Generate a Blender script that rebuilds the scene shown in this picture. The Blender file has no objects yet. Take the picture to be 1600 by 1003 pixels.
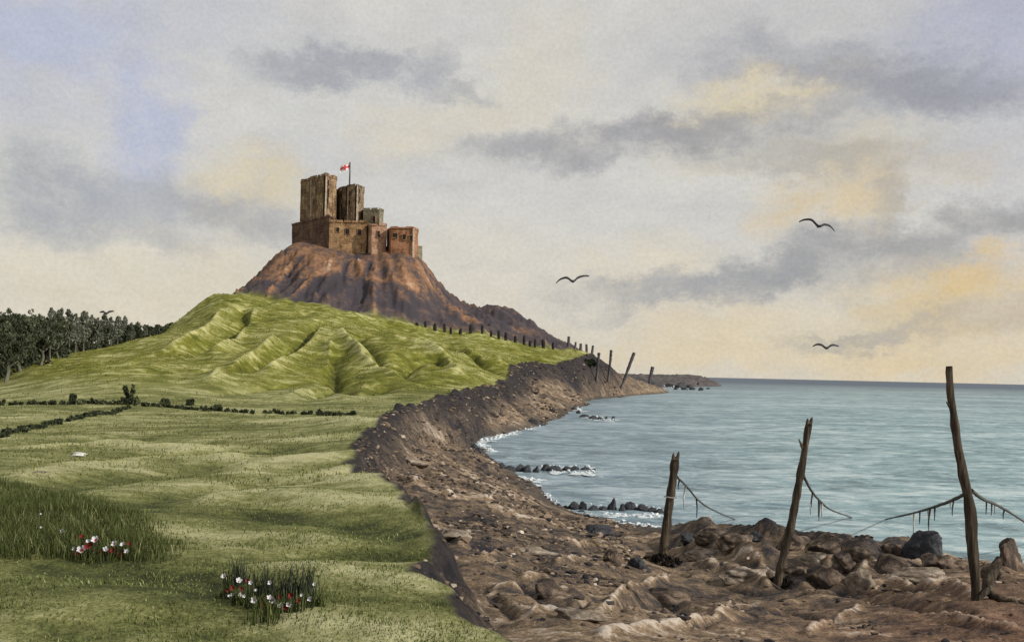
import bpy, bmesh, math, random
import numpy as np
from mathutils import Vector, Matrix, noise as mnoise

random.seed(7)
rng = np.random.default_rng(7)
scene = bpy.context.scene
COL = scene.collection

# ------------------------------------------------------------------ camera
EYE = 6.0            # metres above the sea
F = 1600.0           # focal length in photograph pixels
ROLL = math.radians(1.3)
PX, PY = 800.0, 582.5
CR, SR = math.cos(ROLL), math.sin(ROLL)

cam_d = bpy.data.cameras.new('camera')
cam = bpy.data.objects.new('camera', cam_d)
COL.objects.link(cam)
cam_d.sensor_width = 36.0
cam_d.lens = 36.0
cam_d.shift_y = (PY - 501.5) / 1600.0
cam_d.clip_start = 0.1
cam_d.clip_end = 80000
cam.matrix_world = Matrix.Translation((0, 0, EYE)) @ Matrix.Rotation(math.radians(90), 4, 'X') @ Matrix.Rotation(ROLL, 4, 'Z')
scene.camera = cam


def ab(x, y):
    du, dv = x - PX, y - PY
    return (du * CR + dv * SR) / F, (-du * SR + dv * CR) / F


def P(x, y, d):
    """the point seen at (x, y) of the photograph, d metres ahead"""
    a, b = ab(x, y)
    return Vector((a * d, d, EYE - b * d))


def Pz(x, y, z=0.0):
    a, b = ab(x, y)
    return P(x, y, (EYE - z) / b)


# ------------------------------------------------------------------ noise
def _hash(ix, iy, seed):
    h = (ix.astype(np.int64) * 374761393 + iy.astype(np.int64) * 668265263 + seed * 1442695041) & 0xFFFFFFFF
    h = ((h ^ (h >> 13)) * 1274126177) & 0xFFFFFFFF
    h = h ^ (h >> 16)
    return (h & 0xFFFF) / 65535.0 * 2 * np.pi


def perlin(x, y, seed=0):
    x = np.asarray(x, float); y = np.asarray(y, float)
    x0 = np.floor(x); y0 = np.floor(y)
    fx, fy = x - x0, y - y0
    u = fx * fx * fx * (fx * (fx * 6 - 15) + 10)
    v = fy * fy * fy * (fy * (fy * 6 - 15) + 10)

    def g(dx, dy):
        a = _hash(x0 + dx, y0 + dy, seed)
        return np.cos(a) * (fx - dx) + np.sin(a) * (fy - dy)
    n0 = g(0, 0) * (1 - u) + g(1, 0) * u
    n1 = g(0, 1) * (1 - u) + g(1, 1) * u
    return (n0 * (1 - v) + n1 * v) * 1.5


def fbm(x, y, seed=0, oct=4, gain=0.5):
    s = 0; a = 1; t = 0; f = 1
    for i in range(oct):
        s = s + a * perlin(x * f, y * f, seed + i * 17)
        t += a; a *= gain; f *= 2.03
    return s / t


def ridged(x, y, seed=0, oct=4, gain=0.5):
    s = 0; a = 1; t = 0; f = 1
    for i in range(oct):
        s = s + a * (1 - 2 * np.abs(perlin(x * f, y * f, seed + i * 13)))
        t += a; a *= gain; f *= 2.1
    return s / t


def sstep(e0, e1, x):
    t = np.clip((x - e0) / (e1 - e0), 0, 1)
    return t * t * (3 - 2 * t)


# ------------------------------------------------------------------ terrain control points
def tps_fit(pts):
    pts = np.array(pts, float)
    q = np.stack([pts[:, 0] / pts[:, 1] * 3.0, np.log(pts[:, 1])], 1)
    n = len(q)
    d2 = ((q[:, None] - q[None]) ** 2).sum(-1)
    K = np.where(d2 > 0, d2 * np.log(d2 + 1e-12), 0) + np.eye(n) * 1e-4
    A = np.zeros((n + 3, n + 3))
    A[:n, :n] = K
    A[:n, n] = 1; A[:n, n + 1:] = q
    A[n, :n] = 1; A[n + 1:, :n] = q.T
    w = np.linalg.solve(A, np.concatenate([pts[:, 2], [0, 0, 0]]))
    return q, w


def tps_eval(fit, X, Y):
    q, w = fit
    n = len(q)
    sx = X / Y * 3.0
    ly = np.log(Y)
    out = w[n] + w[n + 1] * sx + w[n + 2] * ly
    for i in range(n):
        d2 = (sx - q[i, 0]) ** 2 + (ly - q[i, 1]) ** 2
        out += w[i] * d2 * np.log(d2 + 1e-12)
    return out


EDGE = [(800, 1003, 6.6), (720, 955, 7.4), (650, 893, 8.9), (632, 866, 10.0), (652, 825, 11.5), (640, 795, 13.3),
        (600, 757, 16.8), (566, 733, 20), (560, 695, 28), (580, 667, 38), (640, 637, 62), (720, 612, 110),
        (785, 597, 160), (798, 575, 195), (870, 574, 235), (930, 562, 290)]
FENCE = [(368, 465, 262), (420, 469, 252), (480, 476, 245), (540, 489, 245), (600, 502, 248), (660, 513, 252),
         (740, 524, 258), (800, 536, 265), (870, 547, 275), (905, 551, 285)]
G = []
for p in EDGE: G.append(tuple(P(*p)))
for p in FENCE: G.append(tuple(P(*p)))
for p in [(0, 1003, 6.3), (400, 1003, 6.4), (0, 870, 9), (400, 880, 9.2), (-300, 900, 9), (0, 760, 16), (400, 760, 17),
          (-300, 760, 17), (0, 700, 28), (300, 700, 30), (0, 665, 50), (300, 660, 52), (470, 660, 50), (-400, 665, 55),
          (0, 645, 65), (200, 637, 75), (400, 641, 76), (520, 648, 70), (600, 645, 68),
          (0, 607, 110), (100, 590, 115), (200, 590, 110), (300, 590, 115), (400, 590, 115), (500, 590, 115),
          (600, 590, 118), (700, 597, 125), (-300, 612, 115),
          (200, 560, 150), (300, 540, 160), (400, 540, 160), (500, 540, 160), (600, 550, 158), (700, 562, 172), (780, 563, 205),
          (350, 500, 205), (480, 508, 200), (600, 526, 208), (700, 541, 220), (800, 552, 245),
          (56, 580, 130), (145, 560, 165), (195, 543, 185), (251, 529, 205), (274, 515, 215), (300, 492, 230), (330, 469, 245),
          (400, 440, 280), (430, 408, 290), (455, 383, 297), (513, 390, 291), (580, 399, 288), (652, 404, 287),
          (668, 424, 292), (690, 452, 296), (740, 484, 300), (790, 486, 304), (830, 509, 306), (880, 543, 308),
          (450, 440, 271), (520, 440, 267), (600, 450, 267), (680, 485, 273), (740, 507, 276), (800, 520, 284)]:
    G.append(tuple(P(*p)))
for x, d, z in [(470, 328, 41), (550, 330, 40), (640, 328, 38.5), (420, 320, 30), (700, 330, 26), (800, 340, 18),
                (350, 300, 20), (280, 260, 13), (150, 230, 7), (0, 200, 4.2), (-300, 200, 3.5), (-300, 420, 3), (150, 420, 3),
                (420, 430, 6), (550, 440, 6), (700, 430, 5), (850, 420, 4), (0, 800, -2), (500, 800, -3), (900, 800, -3),
                (950, 340, 6), (-700, 120, 3.2), (-700, 30, 3.8), (-700, 10, 4.3), (950, 1.5, 4.3), (800, 1.5, 4.3), (0, 1.5, 4.35), (-800, 1.5, 4.4),
                (800, 4, 4.28), (1100, 4, 4.2), (1500, 2, 4.2), (1300, 12, 4.0), (1300, 40, 3.5), (1200, 150, 4), (1100, 300, 6)]:
    G.append(((x - 800) / F * d, d, z))
G_FIT = tps_fit(G)

WATERLINE = [(985, 604), (905, 620), (893, 640), (850, 660), (790, 676), (748, 690), (757, 712), (800, 740), (838, 762),
             (870, 790), (940, 813), (1030, 828), (1120, 842), (1220, 852), (1300, 862), (1400, 872), (1530, 885), (1700, 900), (2100, 930)]
B = []
for p in WATERLINE: B.append(tuple(Pz(*p)))
for p in [(900, 1003, 9), (1200, 1003, 11), (1600, 1003, 11.3), (1900, 1003, 11), (800, 960, 11), (800, 860, 20), (800, 800, 29),
          (1000, 940, 15.5), (900, 880, 20), (950, 850, 27),
          (750, 760, 40), (700, 720, 52), (650, 700, 50), (620, 705, 40), (690, 650, 95), (800, 640, 130), (800, 612, 180),
          (850, 600, 215), (880, 625, 195), (920, 600, 285), (930, 580, 320), (960, 588, 390),
          (1035, 880, 29), (1215, 915, 21), (1525, 938, 14.5), (1100, 832, 31.5), (1210, 848, 28), (1300, 851, 27), (1400, 872, 25),
          (1530, 890, 22), (1600, 893, 20.5), (1100, 900, 23), (1300, 920, 19.5), (1450, 960, 14),
          (1000, 588, 700), (1050, 589.3, 720), (1098, 591, 740)]:
    B.append(tuple(P(*p)))
for x, d, z in [(1135, 740, -1.5), (1200, 600, -3), (1060, 575, 0), (1100, 650, 0), (1000, 950, -2), (1150, 500, -3), (1060, 480, -2), (950, 200, -1.2), (950, 120, -1.2), (900, 95, -1),
                (900, 68, -1), (1000, 60, -1.4), (1100, 50, -1.3), (1300, 46, -1.4), (1600, 43, -1.4), (2000, 41, -1.4), (1300, 100, -3), (1800, 100, -3),
                (1300, 300, -4), (1000, 300, -2), (2000, 600, -5), (800, 1.5, 3.9), (1600, 1.5, 3.8), (1600, 5, 3.5), (1000, 5, 3.8), (600, 8, 3.3), (500, 30, 2.6),
                (500, 100, 2), (600, 300, 4), (0, 1.5, 3.8), (0, 100, 2), (700, 500, 2), (300, 900, 0), (2400, 10, 3)]:
    B.append(((x - 800) / F * d, d, z))
B_FIT = tps_fit(B)

edge_xy = [(2.6, -6), (2.0, 1.2), (1.1, 4.2)] + [tuple(P(*p))[:2] for p in EDGE] + [(28, 330), (18, 430), (-120, 560), (-900, 700)]
poly_xy = edge_xy + [(-3000, 700), (-3000, -6)]


def edge_sd(X, Y):
    """signed distance to the grass edge, positive on the grass"""
    d = np.full(X.shape, 1e9)
    for (x0, y0), (x1, y1) in zip(edge_xy[:-1], edge_xy[1:]):
        ex, ey = x1 - x0, y1 - y0
        t = np.clip(((X - x0) * ex + (Y - y0) * ey) / (ex * ex + ey * ey), 0, 1)
        d = np.minimum(d, np.hypot(X - x0 - t * ex, Y - y0 - t * ey))
    ins = np.zeros(X.shape, bool)
    n = len(poly_xy)
    for i in range(n):
        x0, y0 = poly_xy[i]; x1, y1 = poly_xy[(i + 1) % n]
        c = ((y0 > Y) != (y1 > Y)) & (X < (x1 - x0) * (Y - y0) / (y1 - y0 + 1e-12) + x0)
        ins ^= c
    return np.where(ins, d, -d)


_fx = np.array([(P(*p).x / P(*p).y) for p in FENCE]); _fd = np.array([p[2] for p in FENCE], float)
APEX = P(455, 470, 275)
CASTLE = P(560, 395, 305)


def line_dist(X, Y, pl, ky, reach):
    """distance to a polyline, worked out only near it"""
    xs = [p[0] for p in pl]; ys = [p[1] for p in pl]
    out = np.full(X.shape, 1e9)
    k = (X > min(xs) - reach) & (X < max(xs) + reach) & (Y > min(ys) - reach / ky) & (Y < max(ys) + reach / ky)
    if not k.any(): return out
    x, y = X[k], Y[k]
    dd = np.full(x.shape, 1e9)
    for (x0, y0), (x1, y1) in zip(pl[:-1], pl[1:]):
        ex, ey = x1 - x0, y1 - y0
        t = np.clip(((x - x0) * ex + (y - y0) * ey) / (ex * ex + ey * ey + 1e-9), 0, 1)
        dd = np.minimum(dd, np.hypot(x - x0 - t * ex, (y - y0 - t * ey) * ky))
    out[k] = dd
    return out


HILL_PIX = [
    (1, 1.3, [(396, 485), (374, 530), (340, 549)]), (1, 1.3, [(426, 534), (377, 567), (330, 597)]),
    (1, 1.4, [(509, 503), (490, 530), (452, 567), (426, 579)]), (1, 1.1, [(516, 545), (512, 571)]),
    (1, 1.1, [(516, 594), (528, 612), (539, 627)]), (1, 1.4, [(535, 519), (565, 556), (587, 575), (617, 590)]),
    (1, 1.5, [(617, 534), (670, 543), (700, 564), (715, 586)]), (1, 1.5, [(730, 545), (756, 560), (779, 567)]),
    (1, 1.2, [(494, 605), (471, 612), (426, 627)]), (1, 1.2, [(345, 490), (320, 520), (270, 545)]),
    (-1, 1.8, [(505, 500), (482, 519), (464, 541), (419, 564), (359, 582)]), (-1, 1.8, [(381, 480), (385, 500), (355, 526), (300, 550)]),
    (-1, 1.7, [(520, 556), (527, 590), (550, 612), (580, 605), (595, 597)]), (-1, 1.8, [(632, 567), (651, 556), (685, 556), (692, 571)]),
    (-1, 1.9, [(516, 601), (485, 618), (452, 638)]), (-1, 1.9, [(640, 525), (690, 535), (740, 552), (770, 575)]),
    (-1, 1.6, [(450, 590), (400, 602), (350, 610)]), (-1, 1.8, [(560, 520), (600, 555), (640, 590)]),
]
HILL_LINES = []
CRAG_PIX = [(1, [(447, 422), (425, 450), (400, 476)]), (1, [(492, 428), (472, 450), (455, 465)]), (1, [(582, 450), (584, 472), (586, 497)]), (1, [(560, 408), (570, 430)]),
            (1, [(690, 470), (720, 492), (748, 508)]), (1, [(628, 432), (645, 452), (655, 468)]), (1, [(520, 405), (510, 425)]), (1, [(660, 420), (672, 445)]),
            (-1, [(543, 412), (535, 430), (515, 455)]), (-1, [(578, 412), (568, 440), (565, 470)]), (-1, [(470, 405), (440, 440)]), (-1, [(610, 470), (640, 490)])]
CRAG_LINES = []
FIELD_PIX = [
    (1, .55, [(45, 744), (150, 724), (260, 713), (350, 716)]), (1, .4, [(352, 714), (400, 738)]), (1, .6, [(415, 722), (500, 712), (568, 716)]),
    (1, .5, [(460, 748), (520, 740), (585, 752)]), (1, .45, [(330, 775), (420, 768), (520, 780)]), (1, .22, [(390, 880), (500, 885), (640, 905)]),
    (1, .22, [(440, 965), (540, 972), (620, 990)]), (1, .8, [(60, 700), (180, 690), (300, 702)]), (1, 1.2, [(400, 658), (500, 655), (570, 660)]),
    (-1, .7, [(40, 762), (140, 748), (250, 737), (345, 724)]), (-1, .9, [(80, 690), (200, 682), (320, 692)]), (-1, .5, [(430, 730), (500, 725), (570, 731)]),
    (-1, .5, [(240, 785), (330, 760), (430, 755)]), (-1, .45, [(420, 800), (540, 806), (630, 838)]), (-1, .28, [(380, 872), (500, 872), (640, 866)]),
    (-1, .3, [(120, 975), (260, 965), (380, 985)]), (-1, .8, [(250, 712), (420, 700), (540, 704)]), (-1, .35, [(100, 880), (230, 890), (330, 905)]),
]
FIELD_LINES = []
# folds of the foreshore: (height sign, tone sign, half width in photograph pixels, line)
BEACH_PIX = [
    (1, 1, 7, [(588, 724), (620, 744), (652, 756)]), (1, 1, 8, [(652, 804), (684, 824), (720, 852)]), (1, 1, 5, [(756, 867), (792, 861), (844, 861)]),
    (1, 1, 6, [(748, 932), (776, 920), (804, 916)]), (1, 1, 6, [(820, 900), (852, 904), (864, 920), (896, 924)]), (1, 1, 6, [(832, 956), (856, 952), (892, 960)]),
    (1, 1, 5, [(940, 948), (964, 928), (996, 916), (1040, 905)]), (1, 1, 7, [(1048, 868), (1080, 856), (1108, 844)]), (1, 1, 8, [(1112, 888), (1148, 892), (1196, 916)]),
    (1, 1, 7, [(944, 992), (1040, 980), (1080, 964), (1140, 948)]), (1, 1, 7, [(1165, 874), (1187, 889), (1210, 904)]), (1, 1, 7, [(1255, 919), (1285, 904), (1296, 877), (1319, 881)]),
    (1, 1, 7, [(1337, 911), (1352, 889), (1371, 889)]), (1, 1, 8, [(1349, 919), (1386, 907), (1420, 915)]), (1, 1, 8, [(1416, 892), (1450, 881), (1480, 876)]),
    (1, 1, 8, [(1450, 915), (1476, 915), (1517, 934)]), (1, 1, 6, [(1262, 990), (1300, 971), (1341, 952)]), (1, 1, 8, [(1480, 967), (1525, 975), (1577, 982)]),
    (1, 1, 4, [(870, 878), (910, 872), (960, 880)]), (1, 1, 5, [(880, 845), (930, 850), (990, 868)]), (1, 1, 4, [(770, 800), (830, 812), (880, 822)]), (1, 1, 4, [(700, 770), (760, 778), (820, 782)]),
    (-1, -1, 8, [(756, 856), (800, 850), (840, 853)]), (-1, -1, 10, [(812, 914), (850, 927), (880, 934)]), (-1, -1, 13, [(956, 944), (1010, 926), (1060, 930)]),
    (-1, -1, 8, [(840, 944), (900, 946), (936, 936)]), (-1, -1, 12, [(1232, 910), (1270, 911), (1289, 893)]), (-1, -1, 8, [(1315, 922), (1334, 892)]),
    (-1, -1, 13, [(1000, 945), (1037, 930), (1064, 945)]), (-1, -1, 9, [(1090, 969), (1150, 967), (1230, 950)]), (-1, -1, 7, [(1420, 904), (1435, 922)]), (-1, -1, 9, [(1360, 935), (1440, 950), (1500, 955)]),
    (-1, -1, 6, [(731, 619), (765, 641)]), (-1, -1, 6, [(772, 604), (795, 622), (825, 649)]), (-1, -1, 9, [(611, 660), (652, 690)]), (-1, -1, 8, [(664, 735), (701, 754)]),
    (-1, -1, 9, [(690, 712), (740, 728), (790, 738)]), (-1, -1, 8, [(680, 800), (730, 812), (790, 826)]), (-1, -1, 9, [(860, 790), (900, 812), (960, 828)]), (-1, -1, 8, [(890, 862), (930, 872), (985, 878)]),
    (-1, -1, 9, [(700, 900), (760, 925), (800, 955)]), (-1, -1, 9, [(820, 580), (860, 588), (900, 600)]), (-1, -1, 10, [(680, 640), (720, 660), (760, 672)]),
    (1, -1, 16, [(1060, 826), (1100, 832), (1140, 838), (1185, 848)]), (1, -1, 16, [(1205, 852), (1260, 853), (1320, 860)]), (1, -1, 16, [(1340, 872), (1400, 872), (1450, 862)]), (1, -1, 14, [(1130, 862), (1190, 868)]),
    (-1, -1, 10, [(1060, 895), (1110, 905), (1170, 925)]), (-1, -1, 8, [(1180, 945), (1250, 960), (1330, 975)]),
]
BEACH_LINES = []


def terrain(X, Y):
    X = np.asarray(X, float); Y = np.maximum(np.asarray(Y, float), 0.8)
    gz = tps_eval(G_FIT, X, Y)
    bz = tps_eval(B_FIT, X, Y)
    S = X / Y
    # --- edge
    sd = edge_sd(X, Y)
    sc = 0.35 + 0.022 * Y
    sdn = sd + sc * (0.9 * fbm(X / (sc * 5), Y / (sc * 5), 3, 4) + 0.25 * fbm(X / sc, Y / sc, 4, 3))
    w = 0.30 + 0.035 * Y
    mh = sstep(-w, 0.0, sdn) ** 0.8
    soft = 0.05 + 0.0022 * Y
    m = sstep(-soft, soft, sdn + soft * 1.5 * fbm(X / (soft * 6), Y / (soft * 9), 5, 3))
    # --- crag mask
    df = np.interp(S, _fx, _fd)
    df = np.where(S < _fx[0], _fd[0] + (_fx[0] - S) * F * 1.6, df)
    df = np.where(S > _fx[-1], _fd[-1] + (S - _fx[-1]) * F * 1.5, df)
    rock = sstep(-2.0, 2.0, Y - df + 2.5 * fbm(X / 7, Y / 7, 21, 4))
    rock = rock * sstep(410, 380, Y)
    # --- hill mask and gullies that run down from the top
    hill = sstep(2.7, 4.6, gz) * sstep(72, 100, Y) * (1 - rock)
    ang = np.arctan2(X - APEX.x, APEX.y + 18 - Y)
    rad = np.hypot(X - APEX.x, (APEX.y + 18 - Y) * 0.7)
    wob = 0.10 * fbm(X / 25, Y / 25, 31, 3)
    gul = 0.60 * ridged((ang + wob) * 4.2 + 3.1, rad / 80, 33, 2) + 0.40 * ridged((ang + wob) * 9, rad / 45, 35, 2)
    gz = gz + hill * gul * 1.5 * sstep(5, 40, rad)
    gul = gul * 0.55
    hfold = fbm(X / 6, Y / 10, 39, 3)
    for pl, sgn, wd in HILL_LINES:
        if len(pl) < 2: continue
        dd = line_dist(X, Y, pl, 0.6, wd * 4.5)
        wv = wd * (1 + 0.5 * hfold)
        bell = np.exp(-(dd / (wv * 0.62)) ** 1.3)
        gz = gz + hill * sgn * (1.35 if sgn > 0 else 2.1) * np.exp(-(dd / (wv * 1.0)) ** 1.1)
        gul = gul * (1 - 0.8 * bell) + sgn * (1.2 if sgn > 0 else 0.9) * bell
    gz = gz + hill * (0.40 * fbm(X / 9, Y / 22, 37, 4) + 0.22 * fbm(X / 2.5, Y / 4, 38, 3))
    # --- field undulation
    near = (1 - hill) * (1 - rock)
    und = fbm(X / 5.5, Y / 2.8, 41, 3)
    gz = gz + near * (0.15 * sstep(3, 12, Y) * und + 0.30 * sstep(25, 60, Y) * fbm(X / 22, Y / 9, 43, 3) + 0.02 * fbm(X / 0.5, Y / 0.5, 44, 3))
    gf = np.zeros(X.shape)
    ffold = fbm(X / 1.5, Y / 2.5, 45, 3)
    for pl, sgn, wd in FIELD_LINES:
        dd = line_dist(X, Y, pl, 0.7, wd * 5)
        bell = np.exp(-(dd / (wd * (1 + 0.7 * ffold))) ** 2) * near
        gz = gz + sgn * (0.12 if sgn > 0 else 0.22) * bell * np.minimum(1, wd)
        gf = gf + sgn * (1.1 if sgn > 0 else 0.9) * bell
    gul = gul * hill + gf
    # two small creeks that notch the grass edge
    for (x0, y0, d0), (x1, y1, d1), dep, wd in (((430, 866, 9.8), (655, 866, 10.0), 0.30, 0.35), ((455, 729, 21.5), (585, 731, 20.3), 0.5, 0.8)):
        p0, p1 = P(x0, y0, d0), P(x1, y1, d1)
        ex, ey = p1.x - p0.x, p1.y - p0.y
        t = np.clip(((X - p0.x) * ex + (Y - p0.y) * ey) / (ex * ex + ey * ey), 0, 1)
        dd = np.hypot(X - p0.x - t * ex, Y - p0.y - t * ey)
        gz = gz - dep * t * np.exp(-(dd / wd) ** 2)
    # --- crag: ribs radiating from the castle
    ca = np.arctan2(X - CASTLE.x, CASTLE.y + 25 - Y)
    cr_ = np.hypot(X - CASTLE.x, CASTLE.y + 25 - Y)
    rib = ridged(ca * 6.5 + 0.25 * fbm(X / 12, Y / 12, 51, 3), cr_ / 70, 53, 3, 0.6)
    streak = fbm(ca * 26 + 0.8 * fbm(X / 8, Y / 8, 52, 3), cr_ / 16, 54, 4, 0.62)
    flat = sstep(41, 35, gz + 0.06 * (X - CASTLE.x) + 0.0 * Y) * 0.9 + 0.1
    gz = gz + rock * flat * (2.2 * rib + 0.8 * streak + 0.5 * ridged(X / 6, Y / 9, 56, 4, 0.6) + 0.7 * fbm(X / 2.2, Y / 2.6, 55, 4, 0.65) - 0.4)
    rib = 0.5 * rib + 1.3 * streak
    for pl, sg in CRAG_LINES:
        dd = line_dist(X, Y, pl, 0.5, 6.0)
        bell = np.exp(-(dd / (0.8 * (1 + .6 * hfold))) ** 1.5)
        gz = gz + rock * sg * 0.7 * bell
        rib = rib + sg * (1.7 if sg > 0 else 2.4) * bell * (0.55 + 0.9 * np.clip(fbm(X / 2.5, Y / 3.5, 57, 3) + .4, 0, 1))
    # --- beach hummocks
    ba = 0.10 + np.clip(Y - 7, 0, 14) * 0.015 + np.clip(Y - 21, 0, 60) * 0.006 + np.clip(Y - 81, 0, 200) * 0.006 * sstep(480, 400, Y)
    wl = 0.9 + Y * 0.075
    qx = X / wl + 0.5 * fbm(X / (wl * 2), Y / (wl * 2), 61, 3)
    qy = Y / (wl * 1.2) + 0.6 * fbm(X / (wl * 2) + 9, Y / (wl * 2), 62, 3)
    wlq = 3.2
    hum = 0.55 * ridged(X / wlq + 0.4 * fbm(X / 4, Y / 4, 61, 2), Y / wlq * 0.8 + 0.4 * fbm(X / 4 + 7, Y / 4, 62, 2), 63, 4) * sstep(70, 40, Y) \
        + 0.7 * (0.6 * ridged(X / 17, Y / 22, 64, 4) + 0.5 * ridged(X / 6, Y / 11, 65, 4)) * sstep(35, 75, Y)
    bz = bz + ba * hum * sstep(-0.6, 0.9, bz) + (0.35 * ba * fbm(X / 0.8, Y / 0.8, 67, 4) + 0.03 * ridged(X / .35, Y / .35, 68, 2)) * sstep(60, 20, Y) * sstep(-.2, .5, bz)
    wfold = fbm(X / (0.4 + .02 * Y), Y / (0.8 + .05 * Y), 85, 3)
    z = bz * (1 - mh) + gz * mh
    for pl, hs_, ts_, wp in BEACH_LINES:
        dd = line_dist(X, Y, pl, 0.30, wp * max(p[1] for p in pl) / F * 7)
        ym = float(np.mean([p[1] for p in pl]))
        wv = wp * ym / F * (1 + 0.9 * wfold)
        up = np.exp(-(dd / (1.5 * wv)) ** 2) * (1 - m)
        z = z + hs_ * min(0.36, wp * ym / F * 1.5) * up
        hum = hum + (2.1 if ts_ > 0 else -1.3) * np.exp(-(dd / wv) ** 2)
    z = z + (1 - m) * sstep(25, 80, Y) * sstep(-.3, 1.2, z) * (0.55 * ridged(X / 7 + Y / 20, Y / 9, 81, 3) + 0.45 * fbm(X / 1.7, Y / 1.9, 82, 4))
    st_ = z / 0.85 + 0.9 * fbm(X / 6, Y / 6, 86, 3) + 0.15 * X
    z = z + (1 - m) * sstep(22, 60, Y) * sstep(.4, 1.3, z) * 0.30 * (np.abs((st_ % 1.0) - 0.7) - 0.3) * (1 + fbm(X / 3, Y / 3, 87, 3))
    z = z + (1 - m) * sstep(430, 560, Y) * sstep(0, 2.5, z) * 1.5 * ridged(X / 9, Y / 30, 83, 4, .65)
    rock = rock * m
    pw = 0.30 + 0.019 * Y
    peat = sstep(-pw * 1.9, -pw * 0.5, sdn + pw * 0.9 * fbm(X / (pw * 3), Y / (pw * 5), 6, 4))  # where the shaded bank edge is painted dark below the turf
    return dict(z=z, m=m, rock=rock, hill=hill * m, gul=gul, peat=peat, hum=hum, rib=rib, sd=sdn)


def gz_at(x, y):
    return float(terrain(np.array([x]), np.array([y]))['z'][0])


def hit(px, py, d0=2.0, d1=700.0):
    """where the line of sight through a photograph pixel meets the ground"""
    a, b = ab(px, py)
    d = np.exp(np.linspace(math.log(d0), math.log(d1), 1500))
    z = terrain(a * d, d)['z']
    f = EYE - b * d - z
    k = np.argmax(f < 0)
    if f[k] >= 0:
        k = len(d) - 1
    dd = d[k]
    return Vector((a * dd, dd, z[k]))


def near_ground(px, d):
    """ground point in the column of pixel px at distance d"""
    X = (px - PX) / F * d
    return Vector((X, d, gz_at(X, d)))


_bare = []
for sg_, wd_, pl_ in HILL_PIX:
    _bare.append(([tuple(hit(x, y, 60))[:2] for x, y in pl_], sg_, wd_))
_fb = [([tuple(hit(x, y, 5))[:2] for x, y in pl_], sg_, wd_) for sg_, wd_, pl_ in FIELD_PIX]
HILL_LINES.extend(_bare)
CRAG_LINES.extend([([tuple(hit(x, y, 180))[:2] for x, y in pl_], g_) for g_, pl_ in CRAG_PIX])
FIELD_LINES.extend(_fb)
_bb = [([tuple(hit(x, y, 6))[:2] for x, y in pl_], h_, t_, w_) for h_, t_, w_, pl_ in BEACH_PIX]
BEACH_LINES.extend(_bb)


# ------------------------------------------------------------------ node helpers
def lin(r, g, b):
    def c(v):
        v /= 255.0
        return v / 12.92 if v <= 0.04045 else ((v + 0.055) / 1.055) ** 2.4
    return (c(r), c(g), c(b), 1)


class NT:
    def __init__(self, tree):
        self.t = tree
        self.n = tree.nodes
        self.l = tree.links

    def node(self, typ, **kw):
        n = self.n.new(typ)
        for k, v in kw.items():
            setattr(n, k, v)
        return n

    def link(self, a, b):
        self.l.new(a, b)

    def _in(self, sock, v):
        if isinstance(v, bpy.types.NodeSocket):
            self.link(v, sock)
        else:
            sock.default_value = v

    def math(self, op, a, b=0.0, clamp=False, c=None):
        n = self.node('ShaderNodeMath', operation=op, use_clamp=clamp)
        self._in(n.inputs[0], a); self._in(n.inputs[1], b)
        if c is not None: self._in(n.inputs[2], c)
        return n.outputs[0]

    def mix(self, fac, a, b, blend='MIX'):
        n = self.node('ShaderNodeMix', data_type='RGBA', blend_type=blend)
        n.clamp_factor = True
        self._in(n.inputs[0], fac); self._in(n.inputs[6], a); self._in(n.inputs[7], b)
        return n.outputs[2]

    def ramp(self, fac, stops, interp='LINEAR'):
        n = self.node('ShaderNodeValToRGB')
        cr = n.color_ramp
        cr.interpolation = interp
        while len(cr.elements) < len(stops): cr.elements.new(0.5)
        for e, (p, c) in zip(cr.elements, stops):
            e.position = p
            e.color = c if len(c) == 4 else (*c, 1)
        self._in(n.inputs[0], fac)
        return n.outputs[0]

    def maprange(self, v, a, b, c=0.0, d=1.0, smooth=False):
        n = self.node('ShaderNodeMapRange')
        if smooth: n.interpolation_type = 'SMOOTHSTEP'
        self._in(n.inputs[0], v)
        for i, x in enumerate((a, b, c, d)): self._in(n.inputs[i + 1], x)
        return n.outputs[0]

    def noise(self, vec, scale, detail=4, rough=0.55, dist=0.0, out=0, scalevec=None):
        if scalevec is not None:
            mp = self.node('ShaderNodeMapping')
            self._in(mp.inputs[0], vec)
            mp.inputs['Scale'].default_value = scalevec
            vec = mp.outputs[0]
        n = self.node('ShaderNodeTexNoise')
        self._in(n.inputs['Vector'], vec)
        n.inputs['Scale'].default_value = scale
        n.inputs['Detail'].default_value = detail
        n.inputs['Roughness'].default_value = rough
        n.inputs['Distortion'].default_value = dist
        return n.outputs[out]

    def attr(self, name):
        n = self.node('ShaderNodeAttribute', attribute_name=name)
        return n.outputs['Fac']

    def bump(self, h, strength=0.5, dist=0.1):
        n = self.node('ShaderNodeBump')
        n.inputs['Strength'].default_value = strength
        n.inputs['Distance'].default_value = dist
        self._in(n.inputs['Height'], h)
        return n.outputs[0]


def new_mat(name):
    m = bpy.data.materials.new(name)
    m.use_nodes = True
    nt = NT(m.node_tree)
    b = m.node_tree.nodes['Principled BSDF']
    b.inputs['Specular IOR Level'].default_value = 0.15
    return m, nt, b


def simple_mat(name, stops, scale=5, detail=6, rough=0.9, bump=0.3, bdist=0.05, scalevec=None, nrough=0.65, coord='Object', spec=0.15):
    m, nt, b = new_mat(name)
    tc = nt.node('ShaderNodeTexCoord')
    n = nt.noise(tc.outputs[coord], scale, detail, nrough, scalevec=scalevec)
    nt.link(nt.ramp(n, stops), b.inputs['Base Color'])
    b.inputs['Roughness'].default_value = rough
    b.inputs['Specular IOR Level'].default_value = spec
    if bump:
        nt.link(nt.bump(n, bump, bdist), b.inputs['Normal'])
    return m


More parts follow.
